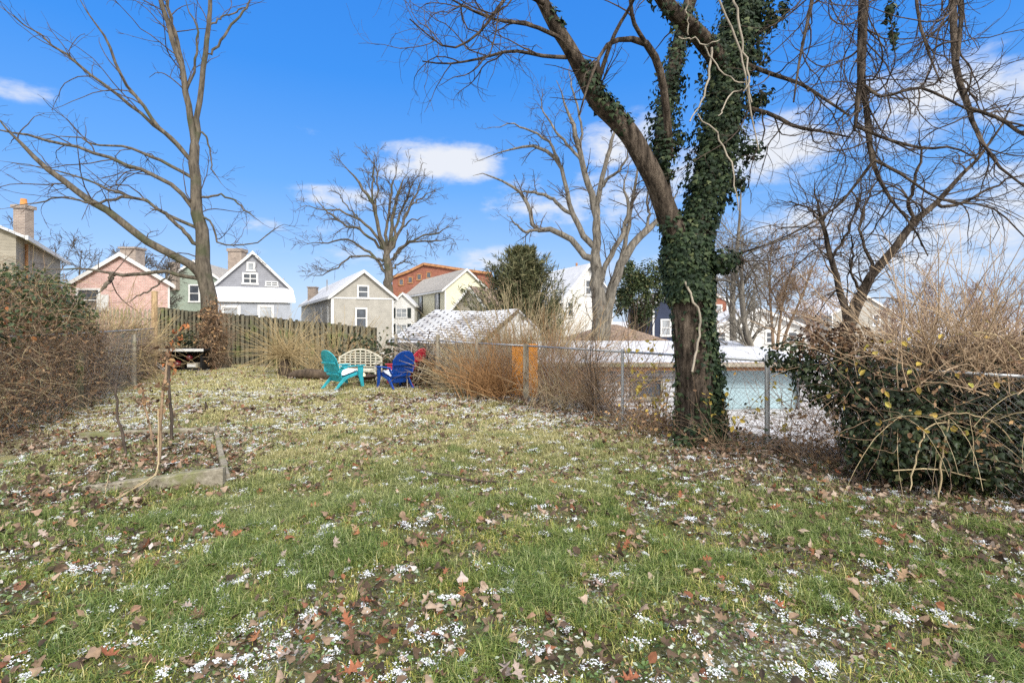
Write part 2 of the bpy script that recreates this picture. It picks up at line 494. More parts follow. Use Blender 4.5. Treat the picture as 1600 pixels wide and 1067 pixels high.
leafmat('ivy_dark', [(0, (.008, .014, .006)), (.6, (.02, .034, .012)), (.93, (.045, .06, .02)), (1, (.1, .1, .035))], .5, .3, .08)
leafmat('hedge_green', [(0, (.018, .03, .012)), (.5, (.045, .07, .026)), (.85, (.085, .11, .045)), (1, (.2, .17, .06))], .5, .35)
leafmat('needle_green', [(0, (.03, .036, .018)), (.5, (.085, .095, .042)), (1, (.22, .2, .1))], .6, .2)
leafmat('dead_leaf', [(0, (.06, .035, .022)), (.4, (.16, .095, .055)), (.75, (.3, .19, .11)), (1, (.42, .26, .12))], .8, .15)
leafmat('dead_dark', [(0, (.035, .022, .016)), (.6, (.1, .06, .04)), (1, (.22, .13, .07))], .8, .15)
leafmat('hedge_brown', [(0, (.11, .06, .035)), (.4, (.22, .125, .07)), (.8, (.36, .225, .13)), (1, (.46, .32, .19))], .8, .15, .2)
leafmat('rust_leaf', [(0, (.2, .07, .03)), (.5, (.34, .13, .05)), (1, (.45, .2, .08))], .8, .15)
leafmat('yellow_leaf', [(0, (.42, .3, .06)), (.5, (.55, .42, .1)), (.8, (.4, .4, .1)), (1, (.5, .27, .07))], .7, .2, .3)
leafmat('litter', [(0, (.035, .025, .018)), (.3, (.09, .06, .04)), (.55, (.17, .115, .075)), (.72, (.25, .175, .12)), (.84, (.34, .27, .21)), (.89, (.2, .085, .042)), (.95, (.17, .07, .038)), (1, (.48, .45, .42))], .8, .2, .05)
leafmat('clover', [(0, (.035, .065, .018)), (.45, (.085, .14, .035)), (.72, (.15, .21, .06)), (.8, (.3, .35, .24)), (1, (.5, .54, .48))], .5, .35)
plain('snow', (.80, .83, .89, 1), .75, .3, .06, 20)
plain('snow_fleck', (.6, .62, .65, 1), .8, .2, .15, 30)
plain('trim_white', (.54, .535, .52, 1), .55, .3, .08)
plain('metal_galv', (.36, .37, .38, 1), .4, .5, .15, 12, .6)
plain('dark_gap', (.012, .012, .013, 1), .8, .1)
plain('shutter_black', (.018, .024, .024, 1), .55, .3)
plain('concrete', (.3, .27, .2, 1), .9, .15, .4, 9)
siding('siding_grey', (.25, .255, .28), .17)
siding('siding_bluegrey', (.33, .35, .39), .17)
siding('siding_beige', (.35, .33, .29), .16)
siding('siding_tan', (.32, .29, .235), .15, .35)
siding('siding_cream', (.58, .55, .4), .18, .12)
siding('siding_white', (.62, .61, .58), .18, .12)
siding('siding_green', (.28, .33, .27), .17)
siding('siding_navy', (.03, .04, .075), .18)
brickmat('brick_pink', (.46, .27, .235), (.54, .35, .31), (.54, .44, .4), .3, .1, .014)
brickmat('brick_red', (.2, .06, .038), (.26, .09, .055), (.24, .14, .1), .3, .1, .012)
brickmat('brick_chim', (.2, .15, .12), (.3, .23, .18), (.34, .3, .26), .22, .08, .012)
brickmat('brick_white', (.5, .5, .52), (.6, .6, .62), (.3, .3, .31), .4, .13, .025)
brickmat('block_grey', (.5, .46, .39), (.6, .56, .5), (.36, .33, .28), .5, .25, .03)
brickmat('shingle_snowy', (.17, .16, .16), (.27, .25, .24), (.05, .045, .045), .4, .19, .028, .56)
brickmat('shingle_light', (.48, .48, .49), (.58, .58, .6), (.3, .3, .3), .4, .2, .02, .55)
brickmat('shingle_grey', (.3, .28, .25), (.38, .35, .31), (.2, .18, .16), .35, .2, .02)
brickmat('shingle_brown', (.2, .145, .105), (.3, .21, .15), (.12, .09, .07), .35, .2, .02)
glassy('pane_dark', (.07, .08, .095, 1)); glassy('pane_light', (.34, .36, .38, 1))
plain('plastic_teal', (.03, .32, .38, 1), .5, .3, .25, 7)
plain('plastic_blue', (.005, .052, .29, 1), .42, .4, .1, 3)
plain('plastic_red', (.5, .035, .06, 1), .42, .4, .12, 3)
plain('bench_wood', (.5, .47, .38, 1), .6, .25, .18, 9)
plain('iron_rust', (.05, .032, .025, 1), .65, .4, .5, 14, .4)
plain('board_orange', (.75, .3, .03, 1), .6, .25, .2, 1.6)
plain('door_aqua', (.31, .42, .455, 1), .5, .3, .06, 1.2)
plain('roof_snow', (.46, .47, .5, 1), .8, .2, .12, 1.5)
plain('black_paint', (.012, .012, .013, 1), .5, .3, .4)
plain('red_gloss', (.1, .008, .014, 1), .35, .5, .2)
plain('pale_wax', (.7, .62, .42, 1), .6, .3)
plain('rust_brown', (.3, .15, .07, 1), .8, .15, .4, 3)

# ---- lawn ground material
def ground_material():
    m, nt, bs = new_mat('lawn_soil')
    v = coord(nt)
    big = noise(nt, v, .55, 4, .6); med = noise(nt, v, 2.3, 5, .65); fine = noise(nt, v, 22, 6, .75); vf = noise(nt, v, 75, 3, .7)
    green = ramp(nt, [(.3, (.045, .046, .018)), (.5, (.1, .098, .04)), (.72, (.19, .17, .085))], fine)
    tan = ramp(nt, [(.3, (.17, .145, .06)), (.5, (.33, .29, .13)), (.72, (.5, .45, .25))], fine)
    soil = ramp(nt, [(.3, (.05, .036, .025)), (.5, (.11, .082, .058)), (.7, (.24, .19, .145))], vf)
    sep = nt.nodes.new('ShaderNodeSeparateXYZ'); L(nt, v, sep.inputs[0])
    far = mrange(nt, math_(nt, 'ADD', sep.outputs[1], math_(nt, 'MULTIPLY', big, 5.0)), 6.2, 10.5)
    c = mix(nt, far, green, tan)
    c = mix(nt, mrange(nt, med, .54, .68, 0, .85), c, green)
    # worn leafy soil along the right-hand side and in patches
    rt = math_(nt, 'ADD', math_(nt, 'MULTIPLY', sep.outputs[0], .16), math_(nt, 'MULTIPLY', med, 1.1))
    c = mix(nt, mrange(nt, rt, .72, 1.05, 0, .9), c, soil)
    c = mix(nt, mrange(nt, noise(nt, v, 1.15, 5, .7), .56, .66, 0, .75), c, soil)
    sn = math_(nt, 'ADD', math_(nt, 'MULTIPLY', noise(nt, v, 34, 4, .8), .75), math_(nt, 'MULTIPLY', noise(nt, v, .9, 3), .42))
    c = mix(nt, mrange(nt, sn, .65, .71, 0, .75), c, (.66, .67, .7))
    # the neighbours' land behind is mostly under thin snow
    s = nt.nodes.new('ShaderNodeVectorMath'); s.operation = 'DOT_PRODUCT'; L(nt, v, s.inputs[0]); s.inputs[1].default_value = (FN[0], FN[1], 0)
    so = math_(nt, 'SUBTRACT', s.outputs['Value'], float(FA.dot(FN)))
    nb = math_(nt, 'MULTIPLY', mrange(nt, so, .8, 2.2, 0, 1), mrange(nt, noise(nt, v, 3.2, 6, .75), .4, .55, 0, .85))
    c = mix(nt, nb, c, (.68, .68, .7))
    L(nt, c, bs.inputs['Base Color']); bs.inputs['Roughness'].default_value = .95
    bump(nt, bs, math_(nt, 'ADD', fine, vf), .8, .03)
ground_material()

xs = np.concatenate([[-3000, -1200, -500, -200, -100, -60, -40, -30, -24, -20, -17, -15], np.arange(-13.5, 9, .13), [9.5, 11, 13, 16, 20, 26, 34, 50, 80, 200, 500, 1200, 3000]])
ys = np.concatenate([[-400, -60, -12, -4, -1, .3], np.arange(.8, 23, .13), [23.5, 25, 27, 30, 34, 40, 50, 70, 100, 200, 500, 1200, 3000]])
gx, gy = np.meshgrid(xs, ys); gV = np.stack([gx, gy, gz(gx, gy)], -1).reshape(-1, 3)
nx, ny = len(xs), len(ys)
ii = (np.arange(ny-1)[:, None]*nx+np.arange(nx-1)[None]).ravel()
tag(np_mesh('ground', gV, [np.stack([ii, ii+1, ii+nx+1, ii+nx], 1)], 'lawn_soil'), kind='structure')

# ================================================================== sky, sun, camera
SUN_EL, SUN_AZ = R_(36), R_(150)      # azimuth clockwise from +Y: behind the camera
w = bpy.data.worlds.new('World'); SC.world = w; w.use_nodes = True
nt = w.node_tree; nt.nodes.clear()
sky = N(nt, 'ShaderNodeTexSky', sky_type='NISHITA', sun_disc=False, sun_elevation=SUN_EL, sun_rotation=SUN_AZ, air_density=1.0, dust_density=.6, ozone_density=2.2)
hs0 = N(nt, 'ShaderNodeHueSaturation', i_Saturation=1.3, i_Value=1.0); L(nt, sky.outputs[0], hs0.inputs['Color'])
hsm = mix(nt, 1.0, hs0.outputs[0], (.5, .68, 1.0), 'MULTIPLY')
tc0 = N(nt, 'ShaderNodeVectorMath', operation='NORMALIZE'); L(nt, nt.nodes.new('ShaderNodeTexCoord').outputs['Generated'], tc0.inputs[0])
se0 = nt.nodes.new('ShaderNodeSeparateXYZ'); L(nt, tc0.outputs[0], se0.inputs[0])
grad = ramp(nt, [(0, (2.15, 2.35, 2.65)), (.05, (1.85, 2.15, 2.62)), (.127, (1.2, 1.78, 2.6)), (.245, (.56, 1.36, 2.65)), (.42, (.2, .98, 2.6)), (.6, (.13, .8, 2.45)), (1, (.1, .6, 2.0))], se0.outputs[2])
hsc = mix(nt, 1.0, mix(nt, .9, hsm, grad), (.8, .86, .93), 'MULTIPLY')
bg = N(nt, 'ShaderNodeBackground', i_Strength=.12); wo = nt.nodes.new('ShaderNodeOutputWorld')
tc = nt.nodes.new('ShaderNodeTexCoord').outputs['Generated']
nm = N(nt, 'ShaderNodeVectorMath', operation='NORMALIZE'); L(nt, tc, nm.inputs[0]); dirv = nm.outputs[0]
mp = nt.nodes.new('ShaderNodeMapping'); mp.inputs['Scale'].default_value = (1, 1, 2.4); L(nt, dirv, mp.inputs[0])
fbm = noise(nt, mp.outputs[0], 7.5, 9, .58); fbm2 = noise(nt, mp.outputs[0], 19, 6, .6)
mask = None
CLOUDS = [(690, 254, 88, 26, 1.0), (635, 266, 60, 14, .6), (540, 310, 75, 16, .55), (1475, 140, 105, 34, .62), (1510, 185, 150, 40, .42), (1225, 228, 70, 36, .7), (1110, 255, 140, 50, .5),
          (975, 222, 60, 34, .75), (850, 322, 100, 40, .6), (960, 305, 100, 42, .5), (18, 136, 42, 14, .34), (1590, 320, 110, 50, .5), (1450, 355, 240, 50, .42), (485, 206, 50, 10, .2), (420, 350, 150, 16, .3), (760, 405, 380, 26, .3), (1250, 420, 380, 44, .45)]
for px, py, rx, rz, a in CLOUDS:
    c = norm(np.array([(px-CX)/FPX, 1, (HY-py)/FPX])); k = FPX*c[1]
    sub = N(nt, 'ShaderNodeVectorMath', operation='SUBTRACT'); L(nt, dirv, sub.inputs[0]); sub.inputs[1].default_value = c
    mul = N(nt, 'ShaderNodeVectorMath', operation='MULTIPLY'); L(nt, sub.outputs[0], mul.inputs[0]); mul.inputs[1].default_value = (FPX/rx/1.1, FPX/rx/2.0, FPX/rz/1.15)
    ln = N(nt, 'ShaderNodeVectorMath', operation='LENGTH'); L(nt, mul.outputs[0], ln.inputs[0])
    f = math_(nt, 'MULTIPLY', mrange(nt, ln.outputs['Value'], 0, 1.55, 1, 0), a)
    mask = f if mask is None else math_(nt, 'MAXIMUM', mask, f)
# unseen sky behind the camera and overhead, whitened as added neutral fill light
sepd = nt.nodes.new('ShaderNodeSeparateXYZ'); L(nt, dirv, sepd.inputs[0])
fill_mask = math_(nt, 'MAXIMUM', mrange(nt, sepd.outputs[1], .25, -.35, 0, .9), mrange(nt, sepd.outputs[2], .64, .86, 0, .85))
tex = math_(nt, 'ADD', math_(nt, 'MULTIPLY', fbm, 1.5), math_(nt, 'MULTIPLY', fbm2, .7))
dens = mrange(nt, math_(nt, 'MULTIPLY', math_(nt, 'ADD', mask, math_(nt, 'SUBTRACT', tex, 1.14)), math_(nt, 'MINIMUM', math_(nt, 'MULTIPLY', mask, 4.0), 1.0)), .1, .7, 0, .92)
CLOUD = (2.42, 2.47, 2.58)
colr = mix(nt, dens, hsc, CLOUD)
colr = mix(nt, fill_mask, colr, (7.0, 6.9, 6.7))   # added fill brightness, out of view, softens the shadows
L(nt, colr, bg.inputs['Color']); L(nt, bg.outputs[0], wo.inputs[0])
sl = bpy.data.lights.new('sun', 'SUN'); sl.energy = 1.4; sl.angle = R_(12); sl.color = (1, .965, .91)
so_ = bpy.data.objects.new('sun', sl); COL.objects.link(so_)
sd = Vector((math.sin(SUN_AZ)*math.cos(SUN_EL), math.cos(SUN_AZ)*math.cos(SUN_EL), math.sin(SUN_EL)))
so_.rotation_euler = (-sd).to_track_quat('-Z', 'Y').to_euler(); so_.location = sd*50
cd = bpy.data.cameras.new('camera'); co = bpy.data.objects.new('camera', cd); COL.objects.link(co)
co.location = (0, 0, CAMZ); co.rotation_euler = (R_(90), 0, 0); cd.sensor_width = 36; cd.lens = 18
cd.shift_y = (HY-533.5)/1600; cd.clip_end = 6000; cd.clip_start = .05; SC.camera = co
SC.view_settings.view_transform = 'Standard'; SC.view_settings.look = 'None'; SC.view_settings.exposure = 1.62; SC.view_settings.gamma = 1
SC.cycles.max_bounces = 5; SC.cycles.diffuse_bounces = 3; SC.cycles.glossy_bounces = 2; SC.cycles.transmission_bounces = 2
SC.cycles.use_denoising = False; SC.cycles.sample_clamp_indirect = 6; SC.cycles.use_adaptive_sampling = False
SC.render.film_transparent = False

# ================================================================== houses
UPV = np.array([0, 0, 1.])
def v3(xy, z): return np.array([xy[0], xy[1], z])

def window(par, c, u, n, w_, h_, frame='trim_white', pane='pane_dark', fw=.13, cross=1, shutters=False):
    """window centred at c on a wall with right-vector u and outward normal n"""
    c = np.array(c, float); u = np.array(u, float); n = np.array(n, float)
    m = MB(); o = n*.03
    pr = lambda a, b, c0, d0, dep, off: m.prism([c+u*a+UPV*c0+n*off, c+u*b+UPV*c0+n*off, c+u*b+UPV*d0+n*off, c+u*a+UPV*d0+n*off], n*dep)
    W, H = w_/2, h_/2
    pr(-W, W, H-fw, H, .07, 0.003); pr(-W-.04, W+.04, -H-.02, -H+fw, .1, 0.003)
    pr(-W, -W+fw, -H+fw, H-fw, .066, 0.003); pr(W-fw, W, -H+fw, H-fw, .066, 0.003)
    f = m.build('window', frame, par)
    if cross:
        m = MB(); pr(-W+fw, W-fw, -.035, .035, .05, .004)
        if cross > 1: pr(-.03, .03, .036, H-fw-.001, .045, .004); pr(-.03, .03, -H+fw+.001, -.036, .045, .004)
        m.build('sash', frame, f)
    m = MB(); pr(-W+fw, W-fw, -H+fw, H-fw, .015, .004); m.build('pane', pane, f)
    if shutters:
        for s in (-1, 1):
            m = MB(); a, b = sorted((s*(W+.02), s*(W+.42))); pr(a, b, -H, H, .05, .004); m.build('shutter', 'shutter_black', par)
    return f

def gable_house(name, label, A, fd, w_, depth, z0, ze, zr, wall, roof, trim='trim_white', over=.3, frontover=.25, th=.14, cat='house', gable_mat=None, depth_skew=None, wins=(), swins=()):
    """gable front: A = front-left ground corner, fd = unit vector along the front to the right; house runs away behind it.
    wins: (along 0..1, zc, w, h, kw) on the front; swins: (metres along the left side, zc, w, h, kw)"""
    A = np.array(A, float); fd = np.array(fd, float)/np.linalg.norm(fd); bd = np.array([-fd[1], fd[0]])
    if bd[1] < 0: bd = -bd
    if depth_skew is not None: bd = np.array(depth_skew)/np.linalg.norm(depth_skew)
    t = thing(name, label, cat, (A[0], A[1], z0))
    B = A+fd*w_; M = (A+B)/2; back = v3(bd*depth, 0)
    MB().prism([v3(A, z0), v3(B, z0), v3(B, ze), v3(M, zr), v3(A, ze)], back).build('wall', wall, t)
    sl = (zr-ze)/(w_/2)
    rf = MB()
    for s, E in ((-1, A), (1, B)):
        e = E+fd*s*over; ze2 = ze-sl*over
        f0 = -v3(bd*frontover, 0)
        a = v3(e, ze2+.01)+f0; b = v3(M, zr+.01)+f0
        q = [a, b, b+UPV*th*1.2, a+UPV*th]
        rf.prism(q, v3(bd*(depth+2*frontover), 0))
    ro = rf.build('roof', roof, t)
    tr = MB()
    for s, E in ((-1, A), (1, B)):
        e = E+fd*s*(over+.02); ze2 = ze-sl*(over+.02)
        f0 = -v3(bd*(frontover+.06), 0)
        a = v3(e, ze2-.12)+f0; b = v3(M, zr-.1)+f0
        tr.prism([a, b, b+UPV*.24, a+UPV*.24], v3(bd*.055, 0))
        g0 = v3(E+fd*s*(over+.004), ze2-.1)-v3(bd*(frontover-.003), 0); ee = v3(fd*s*.08, 0)
        tr.prism([g0, g0+ee, g0+ee+UPV*.16, g0+UPV*.16], v3(bd*(depth+frontover), 0))
    for E, s in ((A, -1), (B, 1)):
        tr.prism([v3(E+fd*s*.012, z0)-v3(bd*.02, 0), v3(E-fd*s*.12, z0)-v3(bd*.02, 0), v3(E-fd*s*.12, z0)-v3(bd*.003, 0), v3(E+fd*s*.012, z0)-v3(bd*.003, 0)], UPV*(ze-z0-.15))
    tr.build('trim', trim, t)
    fn = -v3(np.array([-fd[1], fd[0]]) * (1 if np.array([-fd[1], fd[0]])[1] > 0 else -1), 0)
    for al, zc, ww, hh, kw in wins: window(t, v3(A+fd*w_*al, zc), v3(fd, 0), fn, ww, hh, **kw)
    for al, zc, ww, hh, kw in swins:
        window(t, v3(A+bd*al, zc), v3(-bd, 0), -v3(fd, 0), ww, hh, **kw)
    return t, ro, A, B, M, fd, bd

def chimney(par, c, s, z0, z1, mat='brick_chim', pot=None, cap=.12):
    m = MB(); m.box((c[0], c[1], (z0+z1)/2), (s[0], s[1], z1-z0)); m.box((c[0], c[1], z1+cap/2), (s[0]+.16, s[1]+.16, cap))
    o = m.build('chimney', mat, par)
    if pot:
        q = MB(); q.cyl((c[0], c[1], z1+cap), (c[0], c[1], z1+cap+pot), .16, .13, 12); q.build('chimney_pot', 'rust_leaf_clay', o)
    return o
plain('rust_leaf_clay', (.5, .22, .07, 1), .8)

# far-left tan house: side wall receding to the right
D0 = 24.; A0 = np.array([X(25, D0), D0]); dv = norm(np.array([X(88, 33)-A0[0], 33-D0])); fr = np.array([-dv[1], dv[0]])
t = thing('tan_house', 'tan clapboard house with tall brown chimney above the overgrown hedge', 'house', (A0[0], A0[1], -1))
zE = Z(368, D0); ln_ = 12.5; fw_ = 7.
LW = fr if fr[0] < 0 else -fr
MB().prism([v3(A0, -1), v3(A0+LW*fw_, -1), v3(A0+LW*fw_, zE), v3(A0+LW*fw_/2, zE+1.7), v3(A0, zE)], v3(dv*ln_, 0)).build('wall', 'siding_tan', t)
r = MB()
for E, s in ((A0, -1), (A0+LW*fw_, 1)):
    e = E+LW*s*.35; mm = A0+LW*fw_/2
    a = v3(e, zE-.15)-v3(dv*.3, 0); b = v3(mm, zE+1.72)-v3(dv*.3, 0)
    r.prism([a, b, b+UPV*.16, a+UPV*.13], v3(dv*(ln_+.6), 0))
ro = r.build('roof', 'shingle_light', t)
m = MB(); a = v3(A0-LW*.37, zE-.2)-v3(dv*.32, 0); m.prism([a, a-v3(LW*.1, 0), a-v3(LW*.1, 0)+UPV*.2, a+UPV*.2], v3(dv*(ln_+.6), 0)); m.build('gutter', 'trim_white', t)
m = MB(); q = v3(A0+dv*1.6-LW*.1, -1); m.cyl(q, q+UPV*(zE+.8), .07); m.build('downspout', 'rust_brown', t)
cc = P(37, 366, 26.5); chimney(t, (cc[0], cc[1]), (.6, .5), zE-.8, Z(327, 26.5), 'brick_chim', .35, .18)

# pink brick house
D = 32.; wins = []
t, ro, A, B, M, fd, bd = gable_house('pink_brick_house', 'pink painted brick house with steep gable and white rakes behind the picket fence', (X(107, D), D), (1, .03), X(262, D)-X(107, D), 11, -1, Z(444, D), Z(398, D), 'brick_pink', 'shingle_light', over=.25, depth_skew=(-.62, .78),
    wins=[(.2, 3.0, 1.5, 1.5, dict(pane='pane_dark', cross=1))])
chimney(t, (X(207, 36), 36), (1.1, .9), 4.2, Z(390, 36), 'brick_chim')
m = MB(); c = P(160, 468, D-.1); m.box(c+np.array([0, 0.02, -.2]), (.7, .08, 1.0)); m.build('door_panel', 'trim_white', t)

# pale green house between pink house and tree
D = 48.
t, ro, *_ = gable_house('green_house', 'pale green clapboard house half hidden behind the left tree trunk', (X(256, D), D), (1, .2), 5.2, 10, -1, Z(440, D), Z(408, D), 'siding_green', 'shingle_grey',
    wins=[(.5, Z(458, D), 1., 1.7, dict(pane='pane_dark'))])
m = MB(); c = P(262, 425, 47); m.box((c[0], c[1]+1, c[2]-.3), (.6, .6, 2.6)); m.build('chimney', 'brick_chim', t)

# blue-grey house with porch roof
D = 40.; A1 = np.array([X(336, D), D]); f1 = norm(np.array([.9, .43])); w1 = 5.2
ze1 = 4.55; zr1 = 7.15
gl = dict(pane='pane_dark', cross=2); 
t, ro, A, B, M, fd, bd = gable_house('bluegrey_house', 'blue-grey clapboard house with brick chimney and snowy porch roof', A1, f1, w1, 14, -1, ze1, zr1, 'siding_grey', 'shingle_light', over=.35, depth_skew=(-.5, .86),
    wins=[(.48, 6.05, .62, .75, dict(cross=0, pane='pane_light')), (.47, 5.1, 1.15, .95, dict(cross=2)), (.77, 4.72, .95, .42, dict(cross=2, fw=.08))])
bn = -v3(bd, 0)
m = MB(); pA = v3(A-fd*.3, 0); pB = v3(B+fd*.35, 0); 
zt, zb = 4.42, 3.45
m.prism([pA+UPV*zt+bn*.02, pA+UPV*zb+bn*1.9, pA+UPV*(zb-.12)+bn*1.9, pA+UPV*(zt-.14)+bn*.02], pB-pA); m.build('porch_roof', 'roof_snow', t)
m = MB(); m.prism([pA+UPV*(zb-.13)+bn*1.93, pA+UPV*(zb-.3)+bn*1.93, pA+UPV*(zb-.3)+bn*1.83, pA+UPV*(zb-.13)+bn*1.83], pB-pA); m.build('fascia', 'trim_white', t)
pw = A-bd*1.7; m = MB(); m.prism([v3(pw, -1), v3(pw+fd*w1, -1), v3(pw+fd*w1, zb-.32), v3(pw, zb-.32)], v3(bd*1.66, 0)); m.build('porch_wall', 'siding_bluegrey', t)
window(t, v3(pw+fd*w1*.66, 2.0), v3(fd, 0), bn, 1.15, 1.9, pane='pane_light', cross=0, fw=.17)
window(t, v3(pw+fd*w1*.2, 1.75), v3(fd, 0), bn, 1.3, 2.3, pane='pane_light', cross=0, fw=.2)
chimney(t, (X(371, 44), 44), (1.15, .9), 4.8, Z(394, 44), 'brick_chim', None, .25)
m = MB(); c = P(443, 440, 45); m.cyl((c[0], c[1], c[2]-1.2), (c[0], c[1], c[2]+.3), .06); m.build('vent_pipe', 'metal_galv', t)

# beige house
A2 = np.array([X(519, 42.), 42.]); f2 = norm(np.array([.89, .46]))
t, ro, A, B, M, fd, bd = gable_house('beige_house', 'beige clapboard house with two white-framed windows under bare broad tree', A2, f2, 5.05, 27, -1, 3.83, 5.85, 'siding_beige', 'shingle_light', over=.28,
    wins=[(.49, 4.15, 1.0, 1.15, dict(pane='pane_dark')), (.46, 1.95, 1.0, 1.75, dict(pane='pane_dark'))],
    swins=[(2.2, 2.2, .8, 1.5, dict(pane='pane_light')), (6.5, 2.2, .8, 1.5, dict(pane='pane_dark')), (11.5, 2.2, .8, 1.5, dict(pane='pane_light'))])
m = MB(); m.prism([v3(A, 3.55)+bn*.045, v3(B, 3.55)+bn*.045, v3(B, 3.67)+bn*.045, v3(A, 3.67)+bn*.045], bn*-.042); m.build('trim_band', 'trim_white', t)
chimney(t, (X(489, 60), 60), (.9, .9), 3.5, Z(450, 60), 'brick_chim')
for px, dd in ((511, 52), (519, 50)):
    m = MB(); c = P(px, 437 if px == 511 else 452, dd); m.cyl((c[0], c[1], c[2]-2), c, .07); m.build('vent_pipe', 'metal_galv', t)
for s, zz in ((-1, 0),):
    m = MB(); c = v3(A-fd*.06-bd*.06, -1); m.cyl(c, c+UPV*4.7, .05); m.build('downspout', 'trim_white', t)

# orange-red brick building far behind
D = 75.; t = thing('brick_building', 'large orange-red brick building with dark windows far behind the cream house', 'building', (X(690, D), D, -1))
pl = [(613, 434), (640, 424), (662, 413), (690, 417), (722, 422), (768, 428), (768, 520), (613, 520)]
MB().prism([P(a, b, D) for a, b in pl], (0, 16, 0)).build('wall', 'brick_red', t)
m = MB()
for (a, b), (c, d) in zip(pl[:5], pl[1:6]): m.beam(P(a, b-.6, D-.2)+np.array([0, 8, 0]), P(c, d-.6, D-.2)+np.array([0, 8, 0]), 16.4, .35, (0, 0, 1))
m.build('coping', 'rust_brown', t)
for px, py in ((627, 441), (641, 437.5), (655, 433), (627, 462), (670, 430)): window(t, P(px, py, D-.02), (1, 0, 0), (0, -1, 0), .75, 1.0, frame='rust_brown', cross=0)

# cream house with black shutters
A3 = np.array([X(695, 55.), 55.]); f3 = norm(np.array([.9, .43]))
t, ro, A, B, M, fd, bd = gable_house('cream_house', 'cream clapboard house with tall black-shuttered side windows and yellow gable', A3, f3, 4.9, 17, -1, 5.25, 7.3, 'siding_cream', 'shingle_grey', over=.35,
    swins=[(2.6, 3.7, 1.0, 2.1, dict(shutters=True, pane='pane_light')), (9.5, 3.7, 1.0, 2.1, dict(shutters=True, pane='pane_light'))])
# narrow white house in front of it
D = 58.
gable_house('white_narrow_house', 'narrow white house with black-shuttered windows beside the cream house', (X(611, D), D), (1, .1), 2.6, 6, -1, Z(476, D), Z(459, D), 'siding_white', 'shingle_light', over=.15,
    wins=[(.45, Z(489, D), 1.3, 1.15, dict(shutters=True, cross=2, pane='pane_light')), (.45, Z(515, D), 1.3, 1.3, dict(shutters=True, cross=2, pane='pane_light'))])
# low brown-roofed outbuilding ahead of the cream house
D = 34.
gable_house('brown_roof_house', 'low house under a weathered brown roof just behind the stone shed', (X(697, D), D), (.93, -.36), 3.6, 9, -1.5, Z(498, D), Z(452, D), 'siding_tan', 'shingle_brown', over=.3, depth_skew=(.36, .93))

# white house right of the evergreen
A4 = np.array([X(880, 40.), 40.]); f4 = norm(np.array([.97, .2]))
t, ro, A, B, M, fd, bd = gable_house('white_house', 'tall white house with steep snowy roof behind the two-stemmed bare tree', A4, f4, 4.1, 12, -1.5, 3.5, 6.05, 'siding_white', 'roof_snow', over=.25, depth_skew=(-.36, .93),
    wins=[(.5, 4.35, .62, 1.3, dict(cross=1)), (.67, 4.35, .62, 1.3, dict(cross=1)), (.14, 2.6, .62, 1.25, dict(cross=1)), (.75, 2.2, .9, 1.5, dict(cross=1))])
m = MB(); c = P(901, 411, 43); m.cyl((c[0], c[1], c[2]-2), c, .09); m.build('vent_pipe', 'rust_brown', t)

# dark navy house behind the magnolia
D = 38.
gable_house('navy_house', 'dark navy house with grey roof peeking out left of the ivy tree trunk', (X(1020, D), D), (1, 0), 3.2, 8, -1.5, Z(474, D), Z(455, D), 'siding_navy', 'shingle_grey', wins=[(.3, 1.2, .8, 1.3, dict(pane='pane_light'))])

# brown hip-roof
D = 25.; zE, zT = Z(534, D), Z(507, 27.5)
t = thing('hip_roof_house', 'low brick house under rusty brown hip roof behind the white garage', 'house', (X(975, D), D, -1.5))
x0, x1 = X(895, D), X(1052, D)
MB().box(((x0+x1)/2, D+2.6, (zE-1.5)/2-.02), (x1-x0-.5, 4.8, zE+1.5-.04)).build('wall', 'brick_red', t)
m = MB(); a, b, c, d = (x0, D, zE), (x1, D, zE), (x1, D+5.4, zE), (x0, D+5.4, zE); r0, r1 = (x0+2.2, D+2.7, zT), (x1-2.2, D+2.7, zT)
m.poly([a, b, r1, r0]).poly([b, c, r1]).poly([c, d, r0, r1]).poly([d, a, r0]).poly([d, c, b, a]); m.build('roof', 'shingle_brown', t)

# red brick house and the snowy-roofed low row right of the big tree
D = 46.
t, *_ = gable_house('red_brick_house', 'red brick house glimpsed through branches right of the ivy trunk', (X(1085, D), D), (1, 0), 3.0, 8, -1.5, Z(470, D), Z(457, D), 'brick_red', 'shingle_light', over=.1, frontover=.05,
   wins=[(.7, Z(487, D), .8, 1.3, dict(pane='pane_light'))])
D = 40.
gable_house('snowy_row_house', 'long low white building with snow-covered roof beyond the garage', (X(1112, D), D), (1, -.05), 7.2, 9, -1.5, Z(512, D), Z(484, D), 'siding_white', 'roof_snow',
   wins=[(.1, Z(527, D), .8, 1.0, {}), (.35, Z(527, D), .8, 1.0, {}), (.62, Z(527, D), .8, 1.0, {}), (.85, Z(527, D), .8, 1.0, {})])
gable_house('far_house', 'pale house far off behind the tangled shrub at right', (X(1300, 60.), 60.), (1, .1), 8, 9, -1.5, Z(490, 60), Z(462, 60), 'siding_beige', 'roof_snow', wins=[(.3, 1.8, 1, 1.4, {}), (.7, 1.8, 1, 1.4, {})])

